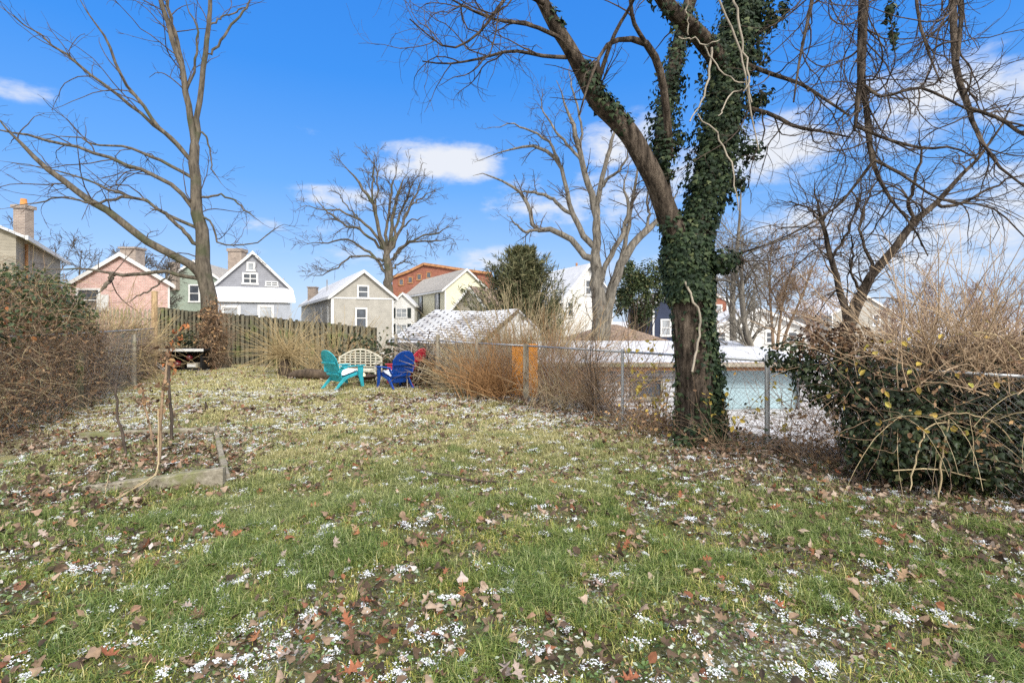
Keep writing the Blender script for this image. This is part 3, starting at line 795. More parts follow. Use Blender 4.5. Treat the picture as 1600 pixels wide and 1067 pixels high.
# white painted-brick garage with snowy roof and pale aqua door
D = 13.6; x0, x1 = 0.75, 7.9; zE = Z(572, D); zb = -1.75
t = thing('garage', 'white painted brick garage with low snowy roof beyond the chain-link fence', 'garage', ((x0+x1)/2, D, zb))
xd0, xd1 = X(1128, D), X(1250, D)
m = MB(); m.box(((x0+xd0)/2, D+2.5, (zb+zE)/2), (xd0-x0, 5, zE-zb)); m.box(((xd1+x1)/2, D+2.5, (zb+zE)/2), (x1-xd1, 5, zE-zb))
m.box(((xd0+xd1)/2, D+2.65, (zb+zE)/2), (xd1-xd0-.004, 4.7, zE-zb-.004)); m.build('wall', 'brick_white', t)
m = MB(); z_ = zb+.0; 
for k in range(4):
    hgt = (zE-.04-zb-.05)/4; m.box(((xd0+xd1)/2, D+.16, zb+.03+hgt*(k+.5)), (xd1-xd0-.02, .06, hgt-.008))
dr = m.build('door', 'door_aqua', t)
m = MB(); zR = Z(539, D+5.0)
m.prism([(x0-.3, D-.35, zE-.02), (x0-.3, D+5.3, zR), (x0-.3, D+5.3, zR+.14), (x0-.3, D-.35, zE+.14)], (x1-x0+.6, 0, 0)); m.build('roof', 'roof_snow', t)
m = MB(); m.box(((x0+x1)/2, D-.385, zE+.02), (x1-x0+.62, .05, .2)); m.build('fascia', 'rust_brown', t)
m = MB(); m.box(((x0+x1)/2, D-.47, zE+.07), (x1-x0+.6, .11, .09)); m.build('gutter', 'wood_grey', t)
window(t, (X(1010, D), D, -.1), (1, 0, 0), (0, -1, 0), .85, .55, frame='wood_grey', pane='pane_dark', cross=0, fw=.06)

# old stone shed with snowy shingle roof
eL, eR = np.array([-4.06, 16.6]), np.array([-1.0, 15.1]); ed = norm(eR-eL); en = np.array([-ed[1], ed[0]]); 
zE, zR = 1.03, 2.12; dp = 2.75
t = thing('stone_shed', 'old pale block shed with snow-dusted shingle roof behind the chairs', 'shed', (eL[0], eL[1], -.8))
iL, iR = eL+ed*.12+en*.22, eR-ed*.1+en*.22
MB().prism([v3(iR, -1.4), v3(iR+en*(2*dp-.44), -1.4), v3(iR+en*(2*dp-.44), zE), v3(iR+en*(dp-.22), zR-.08), v3(iR, zE)], v3(iL-iR, 0)).build('wall', 'block_grey', t)
m = MB(); NS = 12
sag = lambda u: -.07*math.sin(math.pi*u)
for k in range(NS):
    u0, u1 = k/NS, (k+1)/NS
    p = lambda u, s: v3(eL+(eR-eL)*u+en*dp*s, zE+(zR-zE)*s+(sag(u) if s > .5 else sag(u)*.5))
    for s0, s1 in ((0, 1),):
        m.poly([p(u0, 0), p(u1, 0), p(u1, 1), p(u0, 1)])
        q = lambda u, s: v3(eL+(eR-eL)*u+en*dp*(2-s), zE+(zR-zE)*s+(sag(u) if s > .5 else sag(u)*.5))
        m.poly([q(u1, 0), q(u0, 0), q(u0, 1), q(u1, 1)])
ro = m.build('roof', 'shingle_snowy', t)
sm = ro.modifiers.new('thick', 'SOLIDIFY'); sm.thickness = .07; sm.offset = -1
m = MB(); m.beam(v3(eL+en*.04, zE-.08), v3(eR+en*.04, zE-.08), .1, .1); m.beam(v3(eR+en*.03+ed*.02, zE-.07), v3(eR+en*dp+ed*.02, zR-.07), .05, .12); m.build('eave_board', 'log_dark', t)
wc = v3(eL+ed*1.05+en*.22, .35)
window(t, wc, v3(ed, 0), -v3(en, 0), .42, .7, frame='wood_grey', pane='pane_dark', cross=0, fw=.05)
MB().prism([v3(iR, zE)+v3(ed*.03, 0), v3(iR+en*(2*dp-.44), zE)+v3(ed*.03, 0), v3(iR+en*(dp-.22), zR-.09)+v3(ed*.03, 0)], v3(ed*-.026, 0)).build('gable_panel', 'siding_white', t)

# ================================================================== fences
def board_fence(name, label, p0, p1, z0a, z0b, zta, ztb, bw, gap, mat, sec=8, pick=False, lean=.012):
    p0 = np.array(p0, float); p1 = np.array(p1, float); d = norm(p1-p0); Ln = np.linalg.norm(p1-p0); nn = np.array([-d[1], d[0]])
    if nn[1] > 0: nn = -nn
    t = thing(name, label, 'fence', (p0[0], p0[1], z0a)); n = int(Ln/(bw+gap)); m = MB(); c = 0
    for i in range(n):
        u = (i+.5)/n; ctr = p0+d*Ln*u; zb = z0a+(z0b-z0a)*u; zt = zta+(ztb-zta)*u+rng.normal(0, .025)
        tl = rng.normal(0, lean); a = v3(ctr-d*bw/2, zb); b = v3(ctr+d*bw/2, zb); sh = v3(d*tl, 0)
        off = v3(nn*(.03+rng.uniform(0, .006)), 0)
        if pick:
            pts = [a+off, b+off, v3(ctr+d*bw/2, zt-.13)+sh+off, v3(ctr, zt)+sh+off, v3(ctr-d*bw/2, zt-.13)+sh+off]
        else:
            k = bw*.22; pts = [a+off, b+off, v3(ctr+d*bw/2, zt-k)+sh+off, v3(ctr+d*(bw/2-k), zt)+sh+off, v3(ctr-d*(bw/2-k), zt)+sh+off, v3(ctr-d*bw/2, zt-k)+sh+off]
        m.prism(pts, v3(nn*.02, 0)); c += 1
        if c == sec or i == n-1: m.build('board_panel', mat, t); m = MB(); c = 0
    if not pick:
        m = MB()
        for i in range(n+1):
            u = min(1, max(0, i/n)); ctr = p0+d*Ln*u; zb = z0a+(z0b-z0a)*u; zt = zta+(ztb-zta)*u+rng.normal(0, .02)-.02; off = v3(nn*-.05, 0)
            m.prism([v3(ctr-d*.115, zb)+off, v3(ctr+d*.115, zb)+off, v3(ctr+d*.115, zt)+off, v3(ctr-d*.115, zt)+off], v3(nn*.018, 0))
        m.build('rear_boards', 'board_shaded', t)
    m = MB()
    for fz in (.25, .8):
        a = v3(p0, z0a+(zta-z0a)*fz); b = v3(p1, z0b+(ztb-z0b)*fz); m.beam(a, b, .04, .09)
    m.build('rail', mat, t)
    np_ = max(2, int(Ln/2.4)+1)
    for i in range(np_):
        u = i/(np_-1); c = p0+(p1-p0)*u-nn*.075; zb = z0a+(z0b-z0a)*u; zt = zta+(ztb-zta)*u-.06
        MB().box((c[0], c[1], (zb+zt)/2), (.09, .09, zt-zb), math.atan2(d[1], d[0])).build('post', mat, t)
    return t
board_fence('wooden_fence', 'tall mossy grey-green board fence behind the fountain-shaped bush', (X(247, 21.5), 21.5), (X(583, 16.9), 16.9), -.05, -.1, Z(480, 21.5), Z(511, 16.9), .15, .1, 'board_mossy', 8)
board_fence('picket_fence', 'weathered white picket fence below the pink brick house', (X(128, 21.9), 21.9), (X(243, 21.6), 21.6), -.1, -.1, Z(478, 21.9), Z(482, 21.6), .1, .07, 'wood_grey', 6, True, .02)

def chain_fence(name, label, pts, h, post_mats, ph, mesh_z0=.03, diam=.065, rail=True, r_post=.03, wire=.0016):
    pts = [np.array(p, float) for p in pts]; t = thing(name, label, 'fence', (*pts[0], 0))
    for p, (mt, hh, r) in zip(pts, ph):
        zb = float(gz(*p)); m = MB(); m.cyl(v3(p, zb-.1), v3(p, hh), r, r*.97, 12)
        m.cyl(v3(p, hh), v3(p, hh+.02), r*1.15, r*.6, 12) if mt == 'metal_galv' else None
        m.build('post', mt, t)
    Ps, Rs = [], []
    if rail:
        m = MB()
        for (a, b, q0, q1) in zip(pts, pts[1:], ph, ph[1:]): m.cyl(v3(a, h), v3(b, h), .018, .018, 8)
        m.build('top_rail', 'metal_galv', t, True)
    for a, b in zip(pts, pts[1:]):
        Ln = np.linalg.norm(b-a); d = (b-a)/Ln; H = h-mesh_z0-.02
        for sgn in (1, -1):
            for s in np.arange(-H, Ln, diam*1.0):
                u0, u1 = max(0, s), min(Ln, s+H)
                if u1-u0 < .03: continue
                z = lambda u: mesh_z0+((u-s) if sgn > 0 else H-(u-s))
                q0, q1 = v3(a+d*u0, z(u0)), v3(a+d*u1, z(u1)); Ps.append([q0, (q0+q1)/2+v3(FN*rng.normal(0, .01), 0), q1]); Rs.append([wire]*3)
    tube_obj('chain_mesh', [(np.array(Ps), np.array(Rs), 3)], 'metal_galv', t)
    return t
fp = [(-3.4, 15.0), (-1.93, 13.3), (-.82, 11.95), tuple(FA), (1.85, 8.57), tuple(FB), (4.75, 4.67), (6.3, 2.6)]
ph = [('wood_grey', 1.3, .05), ('wood_grey', Z(523, 13.3), .055), ('wood_grey', Z(531, 11.95), .055), ('wood_grey', Z(538, 10.67), .06), ('metal_galv', 1.2, .024), ('metal_galv', 1.24, .032), ('metal_galv', 1.22, .03), ('metal_galv', 1.2, .03)]
chain_fence('chainlink_fence', 'galvanized chain-link fence with wooden and metal posts along the right side', fp, 1.17, None, ph)
lp = [(-6.9, 5.6), (-8.2, 9.7), (-9.9, 13.4), (-11.8, 16.9)]
chain_fence('chainlink_fence', 'old chain-link fence smothered by the brown tangled hedge at left', lp, 1.45, None, [('metal_galv', 1.5, .03), ('board_mossy', Z(552, 9.7), .07), ('wood_grey', Z(522, 13.4), .06), ('wood_tan', Z(455, 17.0), .09)], diam=.09)
# ================================================================== trees
def bare_tree(name, label, cat, limbs, barkm, twigm, d, levels, group=None, trunk_idx=(0,), sides=10, twig_names=('twigs',), rmin=None):
    """limbs: list of (P,R) traced; levels: list of dict for grow"""
    base = limbs[0][0][0]
    t = thing(name, label, cat, tuple(base), group)
    [tube_obj('trunk', [(p[None], r[None], sides)], barkm, t) for i, (p, r) in enumerate(limbs) if i in trunk_idx]
    rest = [(p, r) for i, (p, r) in enumerate(limbs) if i not in trunk_idx]
    for p, r in rest: tube_obj('limb', [(p[None], r[None], 8)], barkm, t)
    K = 16
    allP = np.array([smooth_path(np.column_stack([p, r]), K) for p, r in limbs])
    prevP, prevR = allP[..., :3], np.maximum(allP[..., 3], 1e-4)
    rmin = rmin or d*.00045
    sets = []
    for li, lv in enumerate(levels):
        src = lv.pop('src', None)
        kw = dict(lv); kw.setdefault('rmin', rmin)
        if src == 'all': Pp, Rr = prevP, prevR
        Q, Rq = grow(prevP, prevR, **kw)
        sets.append((Q, Rq, 5 if li == 0 and d < 12 else 3)); prevP, prevR = Q, Rq
    if sets: tube_obj('crown', sets, twigm, t)
    return t, limbs, sets

# ---- big ivy tree
d0 = 7.1
trunk = trace([(1091, 705, 76.8), (1090, 670, 67.2), (1089, 620, 59.2), (1086, 560, 56.0), (1081, 500, 55.2), (1076, 440, 57.6), (1072, 400, 60.8), (1075, 370, 56.0)], d0, d0, 24)
limbR = trace([(1076, 400, 40.9), (1090, 350, 38.4), (1103, 310, 36.0), (1115, 265, 34.7), (1126, 200, 33.5), (1135, 130, 31.0), (1150, 60, 29.8), (1165, 0, 28.5), (1182, -80, 24.8), (1196, -200, 18.6), (1200, -330, 11.2)], d0, 7.6, 22)
limbL = trace([(1070, 410, 37.0), (1056, 370, 36.3), (1040, 325, 34.8), (1022, 278, 32.6), (1004, 245, 31.8), (985, 213, 30.3), (960, 184, 29.6), (940, 165, 28.9), (924, 140, 25.9), (906, 104, 22.9), (888, 72, 21.5), (868, 42, 20.7), (846, 0, 19.2), (815, -60, 14.8), (770, -140, 8.9), (700, -230, 4.4)], d0, 6.3, 30)
stub = trace([(926, 150, 19.8), (930, 125, 15.3), (931, 106, 14.4), (931, 98, 12.6)], 6.75, 6.75, 5)
limbX = trace([(1135, 110, 27.2), (1110, 76, 26.4), (1085, 48, 25.6), (1060, 27, 24.8), (1040, 5, 24.0), (1015, -35, 21.6), (960, -130, 14.4), (900, -230, 6.4)], 7.3, 6.0, 16)
limbM = trace([(1040, 318, 22.4), (1033, 260, 20.8), (1034, 210, 20.0), (1045, 150, 20.0), (1054, 100, 20.0), (1066, 50, 20.0), (1076, 10, 19.2), (1092, -40, 17.6), (1115, -160, 11.2)], 7.3, 8.2, 18)
limbC = trace([(1048, 245, 11), (1044, 203, 12), (1037, 139, 12), (1025, 93, 12), (1006, 66, 11), (970, 62, 8), (945, 75, 6), (920, 130, 4), (905, 180, 2)], 7.2, 6.2, 16)
limbD = trace([(935, 128, 8), (945, 95, 7), (962, 50, 6), (985, 10, 5), (1010, -40, 4)], 6.7, 6.1, 10)
limbE = trace([(1008, 66, 7), (990, 35, 7), (985, 0, 6), (978, -50, 5)], 6.5, 6.2, 8)
limbF = trace([(885, 90, 7), (850, 88, 6), (800, 80, 5), (750, 92, 4), (700, 100, 3), (660, 96, 2)], 6.6, 5.9, 12)
limbF2 = trace([(876, 60, 7), (830, 40, 6), (770, 30, 4), (715, 5, 3), (660, -30, 2)], 6.5, 5.7, 12)
limbF3 = trace([(850, 5, 9), (800, -10, 6), (750, 50, 4), (700, 75, 3), (640, 30, 2)], 6.3, 5.4, 12)
# limbs that leave the frame at the top and hang back down on the right (joined to the right limb above the picture)
g1 = trace([(1190, -140, 26), (1240, -190, 22), (1300, -160, 18), (1345, -70, 15), (1349, 0, 14), (1347, 60, 13), (1346, 127, 11), (1354, 169, 8.5), (1360, 236, 8), (1373, 278, 6), (1398, 321, 4.5), (1424, 350, 3), (1450, 400, 2)], 7.4, 5.6, 26)
g1b = trace([(1346, 110, 9), (1341, 150, 7.5), (1337, 190, 5), (1335, 205, 3)], 5.95, 5.9, 6)
g1c = trace([(1366, 250, 5), (1348, 274, 5), (1328, 300, 4), (1305, 325, 3.5), (1242, 363, 2.5), (1200, 380, 1.5)], 5.75, 6.2, 12)
g1d = trace([(1366, 250, 5), (1411, 274, 4.5), (1470, 312, 3.6), (1550, 325, 2.8), (1610, 380, 1.8)], 5.75, 5.2, 12)
g2 = trace([(1196, -200, 22), (1300, -300, 18), (1420, -220, 14), (1480, -90, 11), (1488, 0, 10), (1491, 63, 9.5), (1495, 114, 9), (1514, 169, 8), (1521, 194, 6.5), (1554, 253, 4.5), (1605, 295, 3)], 7.5, 5.3, 24)
g2b = trace([(1482, -80, 8), (1502, 0, 7), (1500, 50, 6), (1496, 95, 5)], 5.75, 5.5, 8)
g2c = trace([(1514, 169, 6), (1563, 186, 5.5), (1600, 211, 5), (1660, 230, 3)], 5.45, 5.0, 8)
g3 = trace([(1347, 130, 5), (1377, 152, 5), (1408, 143, 4.5), (1436, 137, 4.5), (1474, 152, 4), (1514, 173, 3)], 5.9, 5.45, 10)
g4 = trace([(1339, 198, 5), (1390, 219, 5), (1445, 232, 4.5), (1487, 230, 3.6), (1520, 245, 2)], 5.85, 5.5, 10)
g5 = trace([(1140, 90, 8), (1200, 114, 7), (1250, 131, 5.5), (1284, 152, 4.5), (1327, 181, 3)], 7.3, 6.2, 10)
g6 = trace([(1130, 160, 8), (1200, 177, 6.5), (1242, 198, 5.5), (1280, 205, 4), (1330, 215, 2.5)], 7.3, 6.3, 10)
g9 = trace([(1085, 412, 9), (1112, 408, 7), (1140, 400, 5), (1165, 393, 3.5), (1195, 383, 2)], 7.1, 6.9, 10)
g7 = trace([(1300, -170, 12), (1280, -60, 8), (1265, 20, 5.5), (1250, 90, 4), (1240, 160, 2.5)], 6.8, 6.3, 12)
g8 = trace([(1420, -220, 10), (1430, -60, 6), (1434, 20, 4.5), (1450, 80, 3.5), (1470, 130, 2)], 6.2, 5.6, 12)
main = [trunk, limbR, limbL, stub, limbX, limbM, limbC, limbD, limbE, limbF, limbF2, limbF3, g1, g1b, g1c, g1d, g2, g2b, g2c, g3, g4, g5, g6, g7, g8, g9]
t = thing('ivy_clad_tree', 'large rough-barked tree with ivy-covered forked trunk by the chain-link fence', 'tree', (2.57, 7.1, 0))
rough_limb('trunk', trunk, 'bark_brown', t, 56, 90, .13, .25)
for q in (limbR, limbL, limbX, limbM): rough_limb('limb', q, 'bark_brown', t, 36, 90, .08)
V, F = tubes(np.vstack([stub[0], stub[0][-1:]+[0, 0, .004]])[None], np.append(stub[1], .001)[None], 10); np_mesh('limb_stub', V, [F], 'log_dark', t)
for q in main[6:]: tube_obj('branch', [(q[0][None], q[1][None], 8)], 'bark_brown', t)
K = 16
rs = lambda q: smooth_path(np.column_stack(q), K)
A = np.array([rs(q) for q in main[9:]]); twP, twR = A[..., :3], np.maximum(A[..., 3], 1e-4)
B = np.array([rs(q) for q in (limbL, limbX, limbC, limbD, limbE)]); bP, bR = B[..., :3], np.maximum(B[..., 3], 1e-4)
l1 = grow(twP, twR, 6.0, 1.8, 50, -.25, 11, .15, .6, .011, .0024, 1.1, .2, .3)
l1b = grow(bP, bR, 2.6, 1.2, 60, .12, 7, .3, .4, .012, .0022, .6, .14, .3)
l2 = grow(*l1, 7.5, .75, 48, -.12, 8, .1, .7, .006, .0017, .9, .2, .45)
l2b = grow(*l1b, 6.0, .5, 45, .05, 6, .1, .7, .006, .0016, .5, .14, .45)
l3 = grow(l2[0], l2[1], 4.0, .16, 55, 0, 4, .1, .8, .004, .0013, .4, .16, .6)
tube_obj('crown', [(*l1, 5), (*l1b, 5), (*l2, 3), (*l2b, 3), (*l3, 3)], 'twig_dark', t)
# ---- the ivy on it
t = thing('climbing_ivy', 'dark glossy ivy climbing the forked trunk of the large tree', 'ivy', (2.57, 7.0, 0))
def ivy_on(q, n, t0, t1, off, az=None): return on_path(q[0], q[1], n, t0, t1, off, az=az)
parts = [ivy_on(limbR, 9500, .02, .74, (.005, .11)), ivy_on(limbR, 5600, .12, .74, (.05, .27)), ivy_on(trunk, 4800, .7, 1., (.0, .1)), ivy_on(limbR, 600, .0, .12, (0, .12)),
         ivy_on(trunk, 4200, .08, .82, (0, .07), (-.15, .6)), ivy_on(trunk, 260, .05, .75, (0, .05), (2.9, .4)), ivy_on(trunk, 450, .0, .28, (0, .12), (-.5, .9)),
         ivy_on(limbM, 1300, .12, .62, (0, .08)), ivy_on(limbM, 500, .12, .4, (.05, .2)), ivy_on(limbL, 420, .33, .5, (0, .07), (-.2, .9)), ivy_on(limbL, 160, .58, .75, (0, .05), (-.2, .8)), ivy_on(limbX, 260, .05, .6, (0, .08)), ivy_on(limbL, 260, .0, .12, (0, .05))]
def blob(px, py, d, rx, rz, n, ry=None):
    p, dd = in_ellipsoid(P(px, py, d), (rx*d/FPX, (ry or rx)*d/FPX, rz*d/FPX), n, shell=.1); return p, dd
parts += [blob(1128, 408, 7.0, 32, 22, 520), blob(1150, 402, 7.0, 12, 12, 70), blob(1200, 30, 7.4, 34, 26, 240), blob(1180, 90, 7.4, 26, 34, 260), blob(1180, 160, 7.3, 22, 30, 170), blob(1195, 150, 7.3, 18, 12, 80), blob(1172, 235, 7.2, 24, 20, 170), blob(1150, 285, 7.2, 22, 20, 150), blob(1040, 245, 7.2, 22, 45, 330), blob(1062, 215, 7.2, 18, 30, 120),
          blob(1225, 12, 7.4, 10, 22, 60), blob(1392, 20, 5.9, 9, 28, 60), blob(1398, 60, 5.9, 6, 22, 40), blob(1100, 675, 6.85, 30, 24, 220, 26), blob(1120, 640, 6.9, 18, 40, 160), blob(1125, 580, 7.0, 12, 40, 150), blob(1065, 690, 6.75, 22, 12, 90)]
ps = np.concatenate([p for p, _ in parts]); dd = np.concatenate([q for _, q in parts]); n = len(ps)
leaves('leaves', ['ivy'], ps, dd+rng.normal(0, .38, (n, 3))+np.array([0, -.1, .25]), np.array([0, 0, -1.])+rng.normal(0, .45, (n, 3)), rng.uniform(.026, .085, n), 'ivy_leaf', t)
Q, Rq = [], []
for k in range(11):
    a = rng.uniform(0, 2*math.pi); tt = np.linspace(.02, rng.uniform(.5, .9), 14)
    c = np.array([np.interp(tt, np.linspace(0, 1, len(trunk[0])), trunk[0][:, i]) for i in range(3)]).T; r = np.interp(tt, np.linspace(0, 1, len(trunk[0])), trunk[1])
    a2 = a+np.cumsum(rng.normal(0, .09, 14)); q = c+np.stack([np.cos(a2), np.sin(a2), 0*a2], 1)*(r+.012)[:, None]; Q.append(q); Rq.append(np.linspace(.014, .007, 14)*rng.uniform(.6, 1.3))
tube_obj('stems', [(np.array(Q), np.array(Rq), 5)], 'bark_grey', t)
vs = [[(1120, -10, 4.5), (1135, 30, 4.5), (1150, 62, 4.5), (1160, 105, 4), (1168, 150, 4), (1176, 190, 3.5), (1188, 235, 2)], [(1143, -10, 5), (1156, 40, 5), (1163, 80, 4), (1170, 125, 4), (1172, 160, 3)], [(1112, 75, 5), (1108, 110, 5), (1100, 145, 4), (1088, 175, 3), (1078, 190, 3)],
      [(1090, 178, 3), (1120, 210, 3.5), (1138, 245, 3.5), (1148, 285, 3), (1155, 330, 2)], [(1100, 70, 3), (1120, 100, 3), (1150, 130, 3), (1170, 128, 3), (1160, 145, 2)], [(1075, 55, 3), (1074, 20, 3), (1076, -20, 3)], [(1060, 58, 2.5), (1085, 62, 3), (1108, 70, 3), (1125, 62, 2)], [(1160, 140, 3), (1140, 150, 3), (1128, 175, 3), (1122, 182, 2)], [(1070, 440, 5), (1084, 470, 5), (1094, 500, 5), (1090, 540, 5), (1082, 580, 5)]]
for v in vs: tube_obj('vine', [(*[a[None] for a in trace([(x_, y_, w_*.72) for x_, y_, w_ in v], 6.72 if v[0][1] < 400 else 6.78, 6.6 if v[0][1] < 400 else 6.78, 14, .012)], 6)], 'twig_pale', t)

# ---- left tree
D = 18.5
LT = [[(345, 590, 46), (338, 560, 40), (333, 520, 34), (327, 480, 31), (321, 430, 28), (317, 390, 26), (312, 340, 23), (307, 295, 20), (304, 250, 19), (304, 222, 16), (304, 205, 2)],
      [(305, 230, 11), (309, 185, 11), (315, 130, 10.5), (322, 80, 10), (326, 40, 9), (328, 0, 8), (332, -60, 6), (340, -130, 3)],
      [(303, 228, 14), (298, 185, 13), (291, 140, 12), (280, 95, 11), (268, 55, 10), (256, 20, 9), (244, -20, 8), (228, -80, 4)],
      [(290, 135, 8), (284, 100, 8), (276, 60, 7.5), (266, 25, 7), (257, -15, 6), (250, -70, 4)],
      [(294, 142, 5), (302, 110, 5), (306, 80, 4.5), (308, 45, 4), (298, 20, 3), (287, -10, 2)],
      [(323, 95, 5), (345, 65, 5), (365, 35, 4.5), (385, 10, 4), (402, -20, 3)],
      [(330, 42, 4), (345, 28, 3.5), (370, 18, 3), (395, 0, 2)],
      [(295, 243, 8), (265, 213, 7.5), (238, 188, 7), (215, 155, 6.5), (195, 128, 6), (180, 95, 5.5), (165, 65, 5), (148, 32, 4.2), (130, 8, 3.5), (112, -20, 3)],
      [(292, 243, 8), (262, 212, 7), (225, 180, 6.5), (185, 150, 6), (150, 125, 5.5), (120, 98, 5), (90, 75, 4.5), (60, 52, 4), (30, 32, 3.5), (0, 8, 3)],
      [(296, 272, 7), (270, 262, 6.5), (232, 243, 6), (205, 232, 5), (180, 228, 4.5), (140, 224, 3.5), (110, 215, 3), (60, 218, 2)],
      [(303, 322, 9), (280, 300, 8.5), (255, 282, 8), (225, 268, 7.5), (190, 255, 7), (155, 242, 6.5), (120, 231, 6), (80, 220, 5.5), (40, 210, 5), (0, 203, 4.5), (-60, 190, 3)],
      [(318, 430, 19), (300, 416, 17), (280, 404, 16), (250, 388, 15.5), (220, 370, 15), (190, 348, 14.5), (160, 324, 14), (130, 305, 13), (100, 283, 12), (75, 265, 11.5), (50, 243, 11), (30, 222, 10), (12, 203, 8), (-10, 180, 6)],
      [(304, 355, 7), (285, 347, 6.5), (265, 338, 6.5), (240, 320, 6), (210, 310, 6), (180, 298, 5), (150, 287, 4), (100, 270, 3), (45, 258, 2.5), (0, 252, 2)],
      [(305, 380, 8), (290, 365, 7.5), (270, 345, 7), (252, 332, 6.5), (235, 325, 5)],
      [(200, 302, 6), (180, 310, 5.5), (160, 314, 5), (140, 317, 4.5), (100, 310, 3.5), (60, 316, 3), (0, 328, 2)],
      [(312, 434, 9), (290, 432, 8), (265, 424, 8), (240, 425, 7.5), (215, 428, 7), (190, 430, 7), (165, 424, 5), (130, 420, 4), (90, 420, 3.5), (50, 418, 2.5)],
      [(178, 428, 8), (172, 438, 8), (163, 448, 7), (150, 460, 5)],
      [(264, 430, 3.5), (240, 450, 3.5), (215, 462, 3), (195, 475, 2)],
      [(318, 312, 5), (332, 306, 4.5), (350, 306, 4), (368, 314, 3.5), (385, 330, 3), (410, 350, 2)],
      [(319, 338, 4.5), (332, 350, 4), (342, 378, 3.5), (360, 383, 3), (400, 380, 2.4), (440, 352, 1.8), (470, 360, 1.2)],
      [(311, 208, 4), (322, 212, 4), (328, 240, 3), (332, 265, 2.5), (350, 290, 1.8)]]
random_d = [18.5, 18.5, 18.2, 18.6, 18, 19, 19.2, 17.4, 17.8, 18.9, 17.2, 16.6, 17.6, 17.8, 17, 17.9, 17.6, 17.8, 19, 18.2, 18.8]
lt = trace_tree(LT, 18.5, [0]+[q-18.5 for q in random_d[1:]], 16, .76)
bare_tree('bare_tree', 'tall slender bare tree with long low limb reaching over the left hedge', 'tree', lt, 'bark_left', 'twig_dark', D,
   [dict(dens=1.7, length=3.1, ang=33, trop=.05, k=9, t0=.2, rfac=.5, rmax=.026, curl=.8, jit=.15), dict(dens=2.0, length=1.15, ang=40, trop=.0, k=6, t0=.15, rfac=.65, rmax=.014, curl=.4), dict(dens=2.6, length=.4, ang=45, k=4, t0=.2, rfac=.7, rmax=.01)], trunk_idx=(0,), rmin=.0065)

# ---- centre bare tree
D = 50.
CT = [[(607, 480, 26), (607, 455, 22), (607, 432, 20), (606, 412, 19), (604, 398, 16), (603, 385, 2)],
      [(603, 400, 10), (598, 380, 9), (590, 345, 8.5), (582, 318, 8), (568, 297, 6.5), (550, 271, 5), (538, 260, 3.5), (530, 250, 2)],
      [(585, 330, 6), (582, 308, 5), (581, 279, 4.5), (584, 258, 4), (585, 240, 2)], [(586, 322, 4), (590, 290, 3.5), (587, 262, 3), (575, 245, 2)],
      [(600, 395, 8), (592, 375, 7), (580, 358, 6.5), (566, 346, 6), (548, 336, 5), (531, 329, 4.5), (500, 328, 3.5), (480, 322, 3), (463, 326, 2)],
      [(598, 392, 8), (585, 378, 6.5), (571, 366, 6), (555, 357, 5.5), (540, 352, 5), (524, 342, 4.5), (510, 330, 4), (497, 315, 3), (487, 302, 2)],
      [(603, 432, 8), (594, 412, 7), (581, 397, 6.5), (568, 390, 6), (555, 380, 5), (540, 374, 4.5), (525, 376, 4), (505, 381, 3.5), (485, 380, 2.5), (470, 383, 1.5)],
      [(600, 412, 7), (590, 404, 5.5), (573, 401, 5), (548, 401, 4.5), (537, 410, 4), (523, 420, 3.5), (505, 428, 3), (490, 430, 2.5), (478, 436, 1.5)],
      [(607, 400, 11), (610, 370, 9.5), (614, 340, 8), (618, 315, 7), (624, 295, 6), (632, 278, 4), (642, 264, 2)], [(605, 395, 9), (604, 360, 7), (607, 330, 6), (611, 300, 5), (618, 270, 3), (620, 255, 2)],
      [(611, 395, 9), (620, 370, 7.5), (629, 347, 6.5), (640, 325, 5.5), (650, 305, 4.5), (660, 282, 3), (664, 268, 2)], [(630, 340, 5), (645, 320, 4.5), (660, 308, 3.5), (680, 300, 2)], [(612, 385, 7), (622, 345, 6), (634, 315, 5), (645, 290, 3.5), (655, 265, 2)],
      [(613, 410, 7), (622, 392, 6), (636, 379, 5), (652, 373, 4.5), (672, 366, 4), (690, 362, 3.5), (702, 352, 2.5), (714, 344, 1.6)], [(613, 405, 8), (620, 396, 6.5), (640, 381, 5), (662, 376, 4), (690, 376, 3), (706, 372, 2), (712, 380, 1.5)], [(610, 430, 6), (617, 417, 4.5), (628, 410, 3.5), (640, 410, 2.8), (648, 416, 1.5)], [(625, 362, 4), (640, 345, 3.5), (655, 343, 2.5), (672, 335, 1.5)], [(563, 344, 4), (545, 325, 3), (530, 305, 2.5), (515, 292, 1.5)]]
ct = trace_tree(CT, D, [0]+list(rng.uniform(-3, 3, len(CT)-1)), 16, .66)
bare_tree('bare_tree', 'broad bare tree with fanned crown rising behind the beige house', 'tree', ct, 'bark_left', 'bark_far', D,
   [dict(dens=2.2, length=3.0, ang=36, trop=.15, k=7, t0=.3, rfac=.5, rmax=.06, curl=.5), dict(dens=2.6, length=1.5, ang=38, trop=.1, k=5, t0=.15, rfac=.7, rmax=.035, curl=.4), dict(dens=2., length=.8, ang=38, trop=.1, k=4, t0=.15, rfac=.7, rmax=.03, curl=.3)], rmin=.02)

